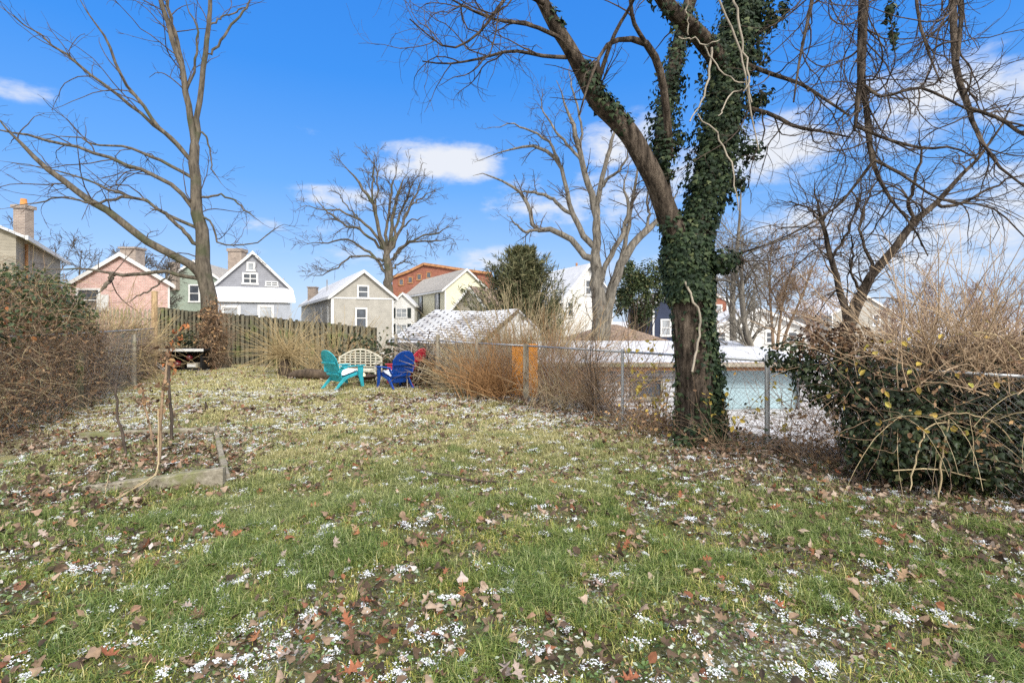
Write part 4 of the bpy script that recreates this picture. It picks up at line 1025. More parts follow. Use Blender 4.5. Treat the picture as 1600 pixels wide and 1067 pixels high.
# ---- mid bare tree with two stems
D = 25.
MT = [[(940, 560, 36), (939, 530, 33), (937, 490, 29), (933, 450, 24), (930, 410, 20), (929, 395, 16), (928, 385, 2)],
      [(942, 540, 24), (948, 490, 20), (957, 450, 18), (968, 420, 17), (981, 394, 15), (997, 372, 14), (1017, 352, 12), (1038, 330, 9), (1060, 300, 6)],
      [(930, 400, 17), (931, 350, 14), (927, 315, 13), (919, 290, 12), (911, 262, 11), (905, 232, 10), (897, 205, 9), (888, 178, 7), (878, 150, 5), (868, 125, 3)],
      [(930, 375, 13), (932, 338, 11), (936, 305, 10), (941, 275, 9), (949, 245, 8), (957, 217, 7), (964, 190, 5), (971, 165, 3)],
      [(925, 412, 14), (912, 397, 12), (898, 381, 11.5), (878, 366, 11), (858, 359, 10), (836, 359, 8.5), (832, 340, 7.5), (825, 320, 7), (817, 304, 6.5), (798, 290, 5.5), (776, 279, 5), (758, 272, 4), (738, 275, 2)],
      [(838, 359, 6), (820, 362, 5), (806, 350, 3.5), (792, 335, 2)],
      [(921, 388, 12), (910, 365, 11), (902, 345, 10), (890, 321, 9), (885, 290, 8), (878, 264, 7.5), (865, 245, 7), (839, 229, 6), (812, 231, 5), (784, 237, 4), (762, 246, 3), (742, 254, 2)],
      [(888, 335, 7), (870, 315, 6.5), (850, 304, 6), (825, 300, 5), (800, 305, 3)], [(880, 268, 6), (868, 240, 5.5), (855, 220, 5), (830, 205, 4), (800, 195, 3), (760, 200, 2)], [(908, 255, 6), (895, 235, 5.5), (880, 220, 5), (866, 200, 4), (850, 175, 3), (846, 140, 2)],
      [(905, 238, 5), (910, 205, 4.5), (902, 170, 4), (893, 130, 3), (890, 100, 2)], [(962, 445, 12), (975, 385, 9), (983, 346, 8), (988, 310, 7), (994, 280, 5), (1000, 240, 3.5), (1010, 210, 2)], [(934, 450, 10), (950, 410, 10), (962, 385, 10), (975, 360, 9), (983, 325, 7), (975, 290, 5), (985, 255, 3)],
      [(936, 300, 6), (950, 280, 6), (965, 268, 5), (978, 250, 4), (985, 225, 2.5)], [(1000, 370, 8), (1015, 340, 5.5), (1010, 310, 4), (1018, 280, 2.5)]]
mt = trace_tree(MT, D, [0, 0]+list(rng.uniform(-1.8, 1.8, len(MT)-2)), 16, .85)
bare_tree('bare_tree', 'two-stemmed grey bare tree with snaking limbs in front of the white house', 'tree', mt, 'bark_grey', 'twig_dark', D,
   [dict(dens=3., length=1.8, ang=46, trop=.2, k=7, t0=.2, rfac=.45, rmax=.035, curl=.6), dict(dens=3.6, length=.85, ang=45, trop=.12, k=5, t0=.12, rfac=.65, rmax=.02, curl=.5), dict(dens=2.6, length=.38, ang=45, k=4, t0=.2, rfac=.7, rmax=.012)], trunk_idx=(0, 1), rmin=.009)

# ---- leaning tree at right
D = 7.6
RT = [[(1310, 600, 36), (1318, 560, 32), (1326, 510, 28), (1334, 480, 24), (1348, 452, 20), (1366, 425, 18), (1390, 398, 17), (1410, 370, 16), (1428, 350, 14), (1450, 330, 12), (1472, 310, 11), (1490, 290, 9), (1515, 262, 7), (1545, 225, 5), (1580, 170, 3)],
      [(1326, 500, 16), (1318, 470, 14), (1309, 440, 12), (1300, 405, 11), (1292, 370, 9), (1284, 340, 7), (1277, 310, 5), (1272, 280, 3)],
      [(1428, 350, 9), (1420, 320, 7), (1428, 285, 6), (1440, 250, 5), (1435, 215, 3), (1445, 180, 2)], [(1460, 325, 8), (1500, 318, 6), (1540, 300, 5), (1590, 275, 3.5), (1640, 265, 2)], [(1300, 405, 6), (1320, 370, 5), (1335, 335, 4), (1345, 300, 3), (1350, 270, 2)], [(1370, 422, 8), (1350, 390, 6), (1345, 350, 5), (1355, 310, 4), (1370, 275, 2.5)], [(1288, 350, 5), (1265, 330, 4), (1240, 318, 3), (1210, 312, 2)], [(1345, 455, 7), (1330, 425, 5), (1332, 390, 4), (1322, 350, 2.5)]]
rt_ = trace_tree(RT, D, [-.3]+list(rng.uniform(-.9, .6, len(RT)-1)), 18, .74)
bare_tree('leaning_tree', 'small brown bare tree leaning right out of the ivy thicket', 'tree', rt_, 'bark_brown', 'twig_dark', D,
   [dict(dens=9, length=1.3, ang=45, trop=.05, k=9, t0=.2, rfac=.5, rmax=.012, curl=1.0, jit=.2), dict(dens=7., length=.6, ang=45, trop=-.05, k=6, t0=.1, rfac=.7, rmax=.005, curl=.5), dict(dens=4, length=.2, ang=50, k=4, t0=.2, rfac=.8)], rmin=.0022)

# ---- grown background trees
def wild_tree(label, px, d, h, w0, lean=(0, 0), seed=0, nst=1, dens=1.0, barkm='bark_far', spread=40, name='bare_tree', gr='bare trees behind the houses'):
    g = np.random.default_rng(seed); base = np.array([X(px, d), d, -1.2]); limbs = []
    for s in range(nst):
        m = 7; q = np.zeros((m, 4)); q[:, :3] = base+np.array([g.normal(0, .1+.25*(nst > 1)), g.normal(0, .2), 0])
        dirv_ = np.array([lean[0]+g.normal(0, .12), lean[1]+g.normal(0, .1), 1.])
        for i in range(1, m):
            dirv_ += g.normal(0, .07, 3); q[i, :3] = q[i-1, :3]+norm(dirv_)*h/(m-1)
        q[:, 3] = np.linspace(w0, w0*.12, m)*(1 if nst == 1 else .75); r = smooth_path(q, 16); limbs.append((r[:, :3], np.maximum(r[:, 3], .004)))
    rm = d*.00045
    return bare_tree(name, label, 'tree', limbs, barkm, barkm, d, [dict(dens=3.2*dens*8/h, length=h*.42, ang=spread, trop=.22, k=8, t0=.28, rfac=.5, rmax=w0*.5, curl=.35, g=g), dict(dens=3.2*dens*8/h, length=h*.2, ang=40, trop=.12, k=6, t0=.15, rfac=.6, rmax=w0*.25, curl=.4, g=g), dict(dens=4.2*dens*8/h, length=h*.09, ang=42, trop=.05, k=4, t0=.1, rfac=.7, rmax=w0*.12, g=g)], gr, trunk_idx=tuple(range(nst)), rmin=rm)
wild_tree('forked bare tree just right of the tan house chimney', 86, 38, 8.6, .2, (.12, 0), 3, 2)
wild_tree('thin bare tree partly behind the tan house chimney', 20, 36, 9.0, .16, (-.05, 0), 4, 1)
wild_tree('dark bare tree rising behind the pink house chimney', 215, 42, 7.6, .2, (0, 0), 5, 2, 1.5)
wild_tree('slim bare tree between pink house and green house', 250, 40, 7.2, .16, (.08, 0), 6, 1, 1.3)
wild_tree('dense small bare tree above the left rake of the pink house', 160, 40, 6.4, .14, (0, 0), 16, 2, 1.3)
wild_tree('thin upright bare sapling left of the evergreen', 770, 24, 5.6, .09, (0, 0), 7, 1, .5, 'bark_grey', 30)
wild_tree('straight bare tree close on the right of the ivy trunk', 1155, 20, 8.4, .17, (.22, 0), 8, 1, .8, 'bark_grey', 35)
wild_tree('knotty bare tree with broken twigs right of the ivy trunk', 1198, 17, 5.8, .2, (.02, 0), 9, 2, 1.2, 'bark_grey', 48)
wild_tree('many-stemmed bare tree between the two right-hand trees', 1222, 26, 7.2, .14, (.03, 0), 10, 3, 1.3, 'twig_brown', 36)
wild_tree('low bare tree leaning over the red brick house', 1118, 24, 4.6, .11, (-.12, 0), 12, 1, 1.0, 'twig_brown', 42)
for k, (px, d, h, lb) in enumerate([(1290, 34, 5.6, 'reddish bare tree behind the leaning brown tree'), (1370, 36, 5.2, 'bushy reddish bare tree above the ivy thicket'), (1455, 33, 5.4, 'pinkish bare tree behind the straw-coloured fountain of stems'), (1530, 30, 5.2, 'reddish-brown bare tree second from the right edge'), (1595, 28, 5.4, 'reddish-brown bare tree at the far right edge')]):
    wild_tree(lb, px+(-20, 14, -8, 20, 0)[k], d, h*(1.0, .82, 1.1, .9, 1.05)[k], .1, ((-.1, .12, 0, -.08, .1)[k], 0), 30+k, 4, .75, 'twig_red', 34)

# ---- evergreens
def conifer(label, base, h, r, n, mat, seed):
    g = np.random.default_rng(seed); base = np.array(base); t = thing('conifer', label, 'tree', tuple(base))
    q = np.stack([base+np.array([0, 0, h*u]) for u in np.linspace(0, .97, 10)]); tube_obj('trunk', [(q[None], np.linspace(.16, .02, 10)[None], 8)], 'bark_brown', t)
    nb = 300; u = g.uniform(.12, .98, nb)**.9; a = g.uniform(0, 2*math.pi, nb); ln = r*(1-u)**.8*g.uniform(.5, 1.25, nb)+.22; k = 7
    Q = np.empty((nb, k, 3)); Q[:, 0] = base+np.array([0, 0, 1])*(h*u)[:, None]
    d = np.stack([np.cos(a), np.sin(a), .55+.6*u], 1); d = norm(d)
    for i in range(1, k):
        d = norm(d+np.array([0, 0, .07])+g.normal(0, .07, (nb, 3))); Q[:, i] = Q[:, i-1]+d*(ln/(k-1))[:, None]
    Rq = np.full((nb, 1), .014)*np.linspace(1, .4, k)[None]; tube_obj('branches', [(Q, Rq, 3)], 'bark_brown', t)
    idx = g.integers(0, nb, n); tt = g.uniform(.15, 1, n)*(k-1); lo = np.minimum(tt.astype(int), k-2); uu = (tt-lo)[:, None]
    p = Q[idx, lo]*(1-uu)+Q[idx, lo+1]*uu+g.normal(0, .05, (n, 3)); dr = norm(Q[idx, lo+1]-Q[idx, lo])
    tip = norm(dr+g.normal(0, .5, (n, 3))+np.array([0, 0, .15])); V, F = scatter([leaf_t('tri')], p, frames(rnd_dirs(n, g, .5), tip), np.stack([np.full(n, .085), g.uniform(.14, .34, n), np.full(n, .1)], 1))
    np_mesh('foliage', V, F, mat, t, False); return t
conifer('dark feathery evergreen behind the stone shed roof', (X(815, 20.), 20., -1.2), Z(398, 20)+1.2, 3.6, 32000, 'needle_green', 3)
def bushy(name, label, c, r, n, sc, mat, kind, stem, cat='tree', base=None, nst=40, shell=.35):
    c = np.array(c); base = np.array(base if base is not None else (c[0], c[1], -1.3)); t = thing(name, label, cat, tuple(base))
    g = rng
    # clumped crown
    nc = 46; cc, _ = in_ellipsoid(c, r, nc, shell=.25); idx = g.integers(0, nc, n)
    off = norm(g.normal(size=(n, 3)))*(g.uniform(0, 1, n)**.5)[:, None]*np.array(r)*g.uniform(.2, .38, nc)[idx][:, None]
    p = cc[idx]+off; leaves('foliage', [kind], p, off/np.array(r)+rnd_dirs(n)*.5+np.array([0, 0, .4]), rnd_dirs(n)+np.array([0, 0, -.2]), g.uniform(sc*.6, sc*1.3, n), mat, t)
    Q = np.linspace(0, 1, 6)[None, :, None]*(cc-base)[:, None, :]+base+g.normal(0, .05, (nc, 6, 3)); tube_obj('trunk', [(Q, np.linspace(.05, .01, 6)[None].repeat(nc, 0), 4)], stem, t); return t
bushy('evergreen_tree', 'rounded glossy evergreen right of the two-stemmed bare tree', P(1000, 452, 33), (1.75, 1.5, 2.1), 10000, .17, 'hedge_green', 'oval', 'bark_brown')

# ---- left hedge: vines and dead stems over the chain-link fence
def tangle(pos, n, ln, k, r, g=rng, droop=.1, jit=.35):
    d = rnd_dirs(n, g); Q = np.empty((n, k, 3)); Q[:, 0] = pos; st = (g.uniform(.4, 1.3, n)*ln/(k-1))[:, None]; cv = g.normal(0, .25, (n, 3))
    for i in range(1, k):
        d = norm(d+cv+g.normal(0, jit, (n, 3))+np.array([0, 0, -droop])); Q[:, i] = Q[:, i-1]+d*st
    Q[..., 2] = np.maximum(Q[..., 2], gz(Q[..., 0], Q[..., 1])+.01)
    return Q, (r*g.uniform(.5, 1.4, n))[:, None]*np.linspace(1, .5, k)[None]
def hedge_pts(n, segs, g=rng, top=False):
    """segs: list of (x,y,halfthick,height)"""
    s = np.array(segs, float); u = g.uniform(0, len(s)-1.001, n); i = u.astype(int); f = (u-i)[:, None]; q = s[i]*(1-f)+s[i+1]*f
    d = norm(s[-1, :2]-s[0, :2]); nn = np.array([-d[1], d[0]]); w_ = g.uniform(-1, 1, n)
    hz = q[:, 3]*np.sqrt(np.maximum(.05, 1-.55*w_**2)); z = hz*(g.uniform(.78, 1.05, n) if top else g.uniform(0, 1, n)**.85)
    p = q[:, :2]+nn*(w_*q[:, 2])[:, None]; return np.column_stack([p, z+gz(p[:, 0], p[:, 1])])
HS = [(-7.0, 5.2, .65, 2.0), (-7.5, 6.6, .8, 2.25), (-8.2, 8.2, .9, 2.45), (-8.9, 9.7, .9, 2.45), (-9.6, 11, .7, 1.9), (-10.5, 13.2, .5, 1.45)]
t = thing('overgrown_hedge', 'tall brown tangled hedge topped with dark evergreen vine leaves at left', 'hedge', (-8.2, 8.2, 0))
p = hedge_pts(5200, HS); tube_obj('stems', [(*tangle(p, 5200, .62, 8, .0042, jit=.45, droop=-.08), 3)], 'twig_brown', t)
p = hedge_pts(1300, HS); tube_obj('dry_vines', [(*tangle(p, 1300, .9, 10, .0036, droop=.05, jit=.42), 3)], 'twig_tan', t)
p = hedge_pts(500, HS); tube_obj('dark_stems', [(*tangle(p, 500, .9, 8, .007), 4)], 'twig_dark', t)
p = hedge_pts(15000, HS); leaves('dead_leaves', ['oval', 'curl'], p, rnd_dirs(17000), rnd_dirs(17000, z=-.6), rng.uniform(.025, .065, 17000), 'hedge_brown', t)
p = hedge_pts(2500, HS); leaves('dark_leaves', ['oval', 'curl'], p, rnd_dirs(2500), rnd_dirs(2500, z=-.6), rng.uniform(.03, .065, 2500), 'dead_leaf', t)
p = hedge_pts(8500, HS[:5], top=True); p[:, 2] += .1+.35*(fbmn(p[:, 0], p[:, 1], 1.7, 3)-.5); p = p[(p[:, 1] < 10.2) & (rng.uniform(.2, .8, len(p)) < fbmn(p[:, 0], p[:, 1], 2.2, 6)+.15)]; n = len(p); leaves('green_leaves', ['oval'], p, rnd_dirs(n, z=1.1), rnd_dirs(n, z=-.5), rng.uniform(.05, .105, n), 'hedge_green', t)
p = hedge_pts(420, HS[:4], top=True); p = p[p[:, 1] < 7.6]; n = len(p); leaves('rust_leaves', ['oval', 'curl'], p, rnd_dirs(n, z=.6), rnd_dirs(n, z=-.7), rng.uniform(.06, .11, n), 'rust_leaf', t)
Q = sprays(90, hedge_pts(90, HS[:5], top=True), 0, (.1, .95), (.5, 1.2), .5, 8, .004); tube_obj('stray_stems', [(*Q, 4)], 'twig_straw', t)

HS2 = [(-10.2, 12.4, .5, 1.35), (-10.9, 14.2, .6, 1.5), (-11.9, 16.0, .5, 1.5), (-13.2, 18.2, .5, 1.5)]
t = thing('vine_thicket', 'straw-coloured vine thicket between the round wooden post and black table', 'thicket', (-10.9, 14.5, 0))
p = hedge_pts(1500, HS2); tube_obj('stems', [(*tangle(p, 1500, 1.2, 8, .007), 3)], 'twig_brown', t)
p = hedge_pts(700, HS2); tube_obj('dry_vines', [(*tangle(p, 700, 1.6, 9, .008, droop=.02, jit=.2), 3)], 'twig_straw', t)
p = hedge_pts(2600, HS2); leaves('dead_leaves', ['oval', 'curl'], p, rnd_dirs(2600), rnd_dirs(2600, z=-.5), rng.uniform(.05, .12, 2600), 'dead_leaf', t)
p = hedge_pts(2200, HS2); leaves('green_leaves', ['oval'], p, rnd_dirs(2200, z=.5), rnd_dirs(2200, z=-.4), rng.uniform(.05, .12, 2200), 'hedge_green', t)
# vines round the left tree's foot
t = thing('vine_thicket', 'rusty dead vines bunched around the foot of the left tree', 'thicket', (-10.7, 18.1, 0))
c, _ = in_ellipsoid((-10.5, 18.1, 1.0), (.5, .5, 1.35), 600, shell=.2); c[:, 2] = np.abs(c[:, 2]); tube_obj('stems', [(*tangle(c, len(c), .7, 8, .008), 3)], 'twig_brown', t)
c, _ = in_ellipsoid((-10.55, 18.0, 1.2), (.5, .5, 1.4), 800, shell=.2); c[:, 2] = np.abs(c[:, 2]); leaves('dead_leaves', ['oval', 'curl'], c, rnd_dirs(800), rnd_dirs(800, z=-.6), rng.uniform(.06, .13, 800), 'dead_leaf', t)
c, _ = in_ellipsoid((-11.6, 18.4, 1.0), (.9, .4, .35), 700, shell=.1); leaves('dark_leaves', ['oval'], c, rnd_dirs(700), rnd_dirs(700, z=-.6), rng.uniform(.07, .13, 700), 'ivy_dark', t)

# ---- fountain bush in front of the board fence
def stem_bush(name, label, base, n, spread, length, dirz, droop, r, mat, cat='bush', k=9, twig=None, rootm=None, az=(0, 2*math.pi), leafset=None, jit=.085, zb=None, extra=None, tmax=None):
    base = np.array([base[0], base[1], float(gz(base[0], base[1])) if zb is None else zb]); t = thing(name, label, cat, tuple(base))
    b = base+np.column_stack([rng.normal(0, spread, (n, 2)), rng.uniform(-.02, .05, n)])
    Q, Rq = sprays(n, b, 0, dirz, length, droop, k, r, jit=jit, az=az); Q[..., 2] = np.maximum(Q[..., 2], gz(Q[..., 0], Q[..., 1])+.01)
    if n <= 30:
        for i in range(n): tube_obj('stem', [(Q[i:i+1], Rq[i:i+1], 5)], mat, t)
    else: tube_obj('stems', [(Q, Rq, 4)], mat, t)
    if twig:
        T = grow(Q, Rq, twig[0], twig[1], 32, twig[2] if len(twig) > 2 else .05, 5, .25, .7, r*.7, r*.28, .3, .12, .5); st = [(*T, 3)]
        if len(twig) > 3: st.append((*grow(T[0], T[1], twig[3], twig[1]*.5, 38, .05, 4, .15, .75, r*.5, r*.25), 3))
        tube_obj('sprays', st, twig[4] if len(twig) > 4 else mat, t)
    if leafset:
        for nm_, ln_, sc_, mt_ in leafset:
            idx = rng.integers(0, n, ln_); tt = rng.uniform(.25, 1, ln_)*(k-1); lo = np.minimum(tt.astype(int), k-2); p = Q[idx, lo]+(Q[idx, lo+1]-Q[idx, lo])*(tt-lo)[:, None]+rng.normal(0, .04, (ln_, 3))
            leaves(nm_, ['oval', 'curl'], p, rnd_dirs(ln_, z=.4), rnd_dirs(ln_, z=-.8), rng.uniform(sc_*.6, sc_*1.3, ln_), mt_, t)
    return t
stem_bush('fountain_bush', 'straw-coloured bush of arching bare stems before the board fence', (X(446, 16.0), 16.0), 260, .16, (.7, 2.0), (-.3, 1.), .3, .008, 'twig_straw', zb=.6, twig=(1.3, .5, .0), jit=.09)
stem_bush('fountain_bush', 'upright straw-coloured bush just left of the turquoise chair', (X(520, 16.3), 16.3), 170, .5, (1.2, 2.3), (.55, 1), .2, .0075, 'twig_straw', twig=(1.2, .6, .05))
o = tube_obj('stump', [(np.array([[X(446, 16.), 16., -.1], [X(445, 16.), 16., .3], [X(447, 16.), 16., .8]])[None], np.array([[.22, .18, .12]]), 10)], 'log_dark'); tag(o, 'short dark stump at the heart of the straw-coloured bush', 'stump')
lg = trace([(450, 588, 8), (465, 585, 14), (485, 584, 16), (505, 586, 14), (518, 589, 8)], 15.0, 14.8, 12); V, F = tubes(lg[0][None], lg[1][None], 14); tag(np_mesh('log', V, [F, np.array([list(range(14))[::-1]]), np.array([list(range(len(V)-14, len(V)))])], 'log_dark'), 'dark fallen log on the grass left of the turquoise chair', 'log')

# ---- brush behind the chairs and along the right fence
stem_bush('dark_bush', 'dark leafy bush with pale vines between the bench and stone shed', (X(590, 15.8), 15.8), 90, .3, (.8, 1.6), (.5, 1), .3, .008, 'twig_pale', leafset=[('leaves', 1500, .11, 'ivy_dark'), ('dead_leaves', 350, .09, 'dead_leaf')], twig=(2., .4))
t = thing('brush_pile', 'heap of dead brown branches and snow behind the blue chair', 'brush pile', (X(662, 13.9), 13.9, 0))
c, _ = in_ellipsoid((X(668, 13.9), 13.9, .15), (.7, .6, .45), 420, shell=.1); c[:, 2] = np.abs(c[:, 2]); tube_obj('branches', [(*tangle(c, 420, 1.1, 7, .011, jit=.18), 4)], 'twig_dark', t)
c, _ = in_ellipsoid((X(664, 13.8), 13.8, .35), (.7, .5, .5), 110, shell=.1); c[:, 2] = np.abs(c[:, 2]); tube_obj('pale_branches', [(*tangle(c, 110, 1.0, 7, .019, jit=.12), 6)], 'twig_pale', t)
c, _ = in_ellipsoid((X(664, 13.8), 13.8, .3), (.75, .5, .5), 700, shell=.2); c[:, 2] = np.abs(c[:, 2]); leaves('dead_leaves', ['oval', 'curl'], c, rnd_dirs(700), rnd_dirs(700), rng.uniform(.05, .12, 700), 'dead_dark', t)
stem_bush('fence_bush', 'tan bush of slanting bare stems between two wooden posts', (X(738, 12.6), 12.6), 170, .28, (.9, 1.9), (.4, .97), .25, .0095, 'twig_tan', twig=(1.3, .45, .02, 1.2))
stem_bush('fence_bush', 'orange-brown twiggy bush in front of the orange panel', (X(772, 11.4), 11.3), 330, .3, (.8, 1.5), (.6, 1), .2, .0068, 'twig_orange', twig=(2.6, .4, .05, 2.))
stem_bush('tall_bush', 'tall fine-twigged bare bush in front of the dark evergreen', (X(818, 14.4), 14.4), 620, .6, (2.0, 3.9), (.6, 1), .3, .0105, 'twig_tan', zb=-.8, twig=(2.2, .8, .05, 3))
stem_bush('tall_bush', 'wide brown bare bush left of the two-stemmed tree', (X(850, 13.2), 12.8), 560, .5, (1.8, 3.2), (.55, 1), .35, .009, 'twig_orange', zb=-.9, twig=(2.2, .7, .05, 3))
stem_bush('tall_bush', 'pale grassy bush against the gable of the stone shed', (X(762, 14.0), 14.0), 430, .5, (1.4, 2.6), (.55, 1), .3, .008, 'twig_tan', zb=-.6, twig=(1.9, .6, .05, 1.6))
stem_bush('fence_bush', 'leafless grey-brown bush on the fence right of the orange panel', (X(866, 9.7), 9.7), 80, .3, (.8, 1.5), (.5, 1), .35, .0036, 'twig_tan', twig=(3.4, .4, .03, 2.8))
stem_bush('fence_bush', 'clump of upright brown stems at the fence before the white garage', (X(930, 9.35), 9.2), 80, .12, (.5, 1.7), (.72, 1), .18, .0048, 'twig_brown', twig=(3.2, .4, .08, 2.4))
stem_bush('fence_bush', 'tall loose brown saplings at the fence in front of the white garage wall', (X(955, 9.3), 9.3), 46, .5, (1.1, 2.2), (.8, 1), .12, .0062, 'twig_brown', twig=(2.6, .5, .1, 2.2))
stem_bush('fence_bush', 'tall thin grey-brown saplings at the fence between orange panel and garage window', (X(880, 9.9), 9.9), 40, .4, (1.0, 2.0), (.8, 1), .15, .0058, 'twig_brown', twig=(2.6, .5, .1, 2.2))
t = stem_bush('fence_vine', 'dark twisted vine stems crossing the top rail', (X(935, 9.2), 9.1), 7, .06, (1.2, 1.7), (.9, 1), -.1, .013, 'twig_dark', twig=(3, .6, .08, 2.))
stem_bush('dry_bush', 'low rust-brown leafy bush at the left foot of the ivy tree', (X(1020, 7.5), 7.6), 170, .25, (.3, .8), (.4, 1), .35, .0032, 'twig_brown', twig=(5, .2, .03), leafset=[('dead_leaves', 420, .05, 'dead_leaf'), ('yellow_leaves', 60, .055, 'yellow_leaf')])
for px, d, lb, nl in ((1012, 7.9, 'yellow-leaved sapling left of the ivy tree', 46), (1038, 7.6, 'yellow-leaved sapling touching the left side of the ivy trunk', 60), (1130, 6.9, 'sapling with brown and yellow leaves right of the ivy trunk', 60), (1222, 6.5, 'sapling with orange leaves at the metal fence post', 40)):
    stem_bush('sapling', lb, (X(px, d), d), 7, .07, (.9, 1.6), (.88, 1), .1, .005, 'twig_brown', cat='sapling', twig=(3.5, .3, .1), leafset=[('leaves', nl, .075, 'yellow_leaf')])
stem_bush('dry_bush', 'bare twiggy brush at the right foot of the ivy tree', (X(1140, 6.7), 6.6), 120, .2, (.4, 1.1), (.3, 1), .45, .0032, 'twig_brown', twig=(4, .25), leafset=[('dead_leaves', 90, .06, 'dead_leaf'), ('green_leaves', 200, .05, 'ivy_dark')])
stem_bush('dry_bush', 'low reddish dry bush between metal post and ivy thicket', (X(1265, 6.2), 6.1), 130, .2, (.3, .75), (.45, 1), .3, .003, 'twig_brown', twig=(5, .2), leafset=[('dead_leaves', 130, .05, 'dead_leaf')])

# ---- right-hand ivy thicket with stem fountain
t = thing('ivy_thicket', 'dark green ivy thicket swallowing the fence at right', 'thicket', (4.6, 5.4, 0))
EL = [((4.55, 5.5, .72), (1.15, .62, .74), 7600), ((3.72, 5.85, 1.05), (.55, .35, .4), 1700), ((3.3, 6.0, 1.28), (.4, .2, .25), 420), ((5.4, 5.3, .75), (1.0, .8, .75), 4600), ((4.15, 5.25, .5), (.8, .5, .52), 4600), ((5.0, 4.95, .35), (1.0, .4, .42), 3300), ((6.0, 5.2, 1.3), (.8, .6, .5), 2200)]
ps, ds = zip(*[in_ellipsoid(c, r, n, shell=.35) for c, r, n in EL]); ps = np.concatenate(ps); ds = np.concatenate(ds)
cl = np.sin(ps[:, 0]*5.3+1)*np.sin(ps[:, 2]*6.1)*np.sin(ps[:, 1]*4.7+2); k_ = rng.uniform(-.45, 1, len(ps)) > -cl*.9-.25; ps, ds = ps[k_], ds[k_]; ps[:, 2] = np.maximum(ps[:, 2], gz(ps[:, 0], ps[:, 1])+.02); n = len(ps)
leaves('leaves', ['ivy', 'oval'], ps, ds+rnd_dirs(n)*.6+np.array([0, 0, .3]), rnd_dirs(n)*.6+np.array([0, 0, -.8]), rng.uniform(.035, .075, n), 'ivy_dark', t)
c, _ = in_ellipsoid((4.7, 5.45, .7), (1.3, .6, .75), 900, shell=.05); c[:, 2] = np.abs(c[:, 2]); tube_obj('stems', [(*tangle(c, 900, .9, 8, .005), 3)], 'twig_dark', t)
c, dd_ = in_ellipsoid((4.6, 5.3, .75), (1.35, .65, .85), 230, shell=.85); c[:, 2] = np.abs(c[:, 2]); tube_obj('dry_stems', [(*tangle(c, 230, .7, 8, .0032, jit=.25), 3)], 'twig_brown', t)
ps, ds = in_ellipsoid((3.65, 5.8, 1.42), (.5, .35, .3), 620, shell=.1); leaves('dead_leaves', ['oval', 'curl'], ps, ds+rnd_dirs(620), rnd_dirs(620, z=-1.2), rng.uniform(.035, .07, 620), 'dead_dark', t)
ps, ds = in_ellipsoid((4.7, 5.3, .9), (1.4, .7, .8), 150, shell=.8); leaves('yellow_leaves', ['oval', 'curl'], ps, ds+rnd_dirs(150)*.5, rnd_dirs(150, z=-.8), rng.uniform(.05, .085, 150), 'yellow_leaf', t)
ps, ds = in_ellipsoid((4.6, 5.25, .7), (1.4, .65, .8), 850, shell=.75); leaves('tan_leaves', ['curl', 'torn', 'oval'], ps, ds+rnd_dirs(850)*.7, rnd_dirs(850, z=-.8), rng.uniform(.022, .062, 850), 'dead_leaf', t)
b = X(1478, 5.4)
stem_bush('stem_fountain', 'upright fan of straw-coloured bare stems above the ivy thicket', (b, 5.4), 340, .28, (.8, 1.85), (.45, 1), .22, .0066, 'twig_fawn', zb=1.0, twig=(2.6, .4, .03, 2.6))
stem_bush('stem_fountain', 'reddish-tan stem clump at the right picture edge', (X(1575, 5.6), 5.6), 300, .3, (.7, 1.6), (.5, 1), .35, .0058, 'twig_red', zb=.9, twig=(3.2, .35, .03, 2.4))
stem_bush('fence_bush', 'reddish bare brush behind the ivy thicket', (X(1450, 8.2), 8.2), 420, .9, (1.6, 3.0), (.6, 1), .25, .005, 'twig_red', twig=(2.4, .6, .05, 2.))
stem_bush('arching_canes', 'long pale canes arching out of the ivy thicket to the ground', (X(1470, 5.1), 5.05), 22, .35, (.8, 1.7), (.25, .95), 1.1, .0036, 'twig_tan', zb=.75, az=(math.pi*.9, 2.15*math.pi), jit=.06)
vs = [[(1478, 660, 4), (1455, 665, 4), (1437, 690, 4), (1428, 730, 4), (1422, 765, 3)], [(1482, 655, 4), (1475, 700, 5), (1470, 740, 5), (1466, 780, 4)], [(1395, 735, 3), (1450, 732, 3.5), (1520, 745, 3.5), (1600, 762, 3)], [(1460, 655, 3), (1500, 645, 3.5), (1560, 665, 3.5), (1605, 720, 3)], [(1520, 520, 3.5), (1560, 525, 3.5), (1600, 560, 3)]]
tt = thing('arching_canes', 'thick pale canes drooping in front of the ivy thicket', 'canes', (4.2, 4.8, 0))
for v in vs: tube_obj('stem', [(*[a[None]*1 for a in trace([(x_, y_, w_*.6) for x_, y_, w_ in v], 4.85, 4.75, 14, .006)], 6)], 'twig_tan', tt)

# ---- dead stems in the raised bed, stalks, stick
def stalk(label, pts, d, mat, leaf=None, nl=0, cat='dead stem', sc=.06):
    q = trace(pts, d, d, 14, .006); t = thing('dead_stem', label, cat, tuple(q[0][0])); tube_obj('stem', [(q[0][None], q[1][None], 6)], mat, t)
    T = grow(q[0][None], q[1][None], 14, .16, 35, .1, 5, .3, .6, .004, .0016)
    if len(T[0]): tube_obj('sprays', [(*T, 3)], mat, t)
    if nl:
        i = rng.integers(len(q[0])//2, len(q[0]), nl); p = q[0][i]+rng.normal(0, .035, (nl, 3)); leaves('leaves', ['curl', 'oval'], p, rnd_dirs(nl), rnd_dirs(nl, z=-1.2), rng.uniform(sc*.6, sc*1.3, nl), leaf, t)
stalk('thin dark dead stem at the left of the raised bed', [(197, 708, 4), (190, 672, 4), (183, 640, 3.5), (181, 600, 3)], 5.9, 'twig_dark')
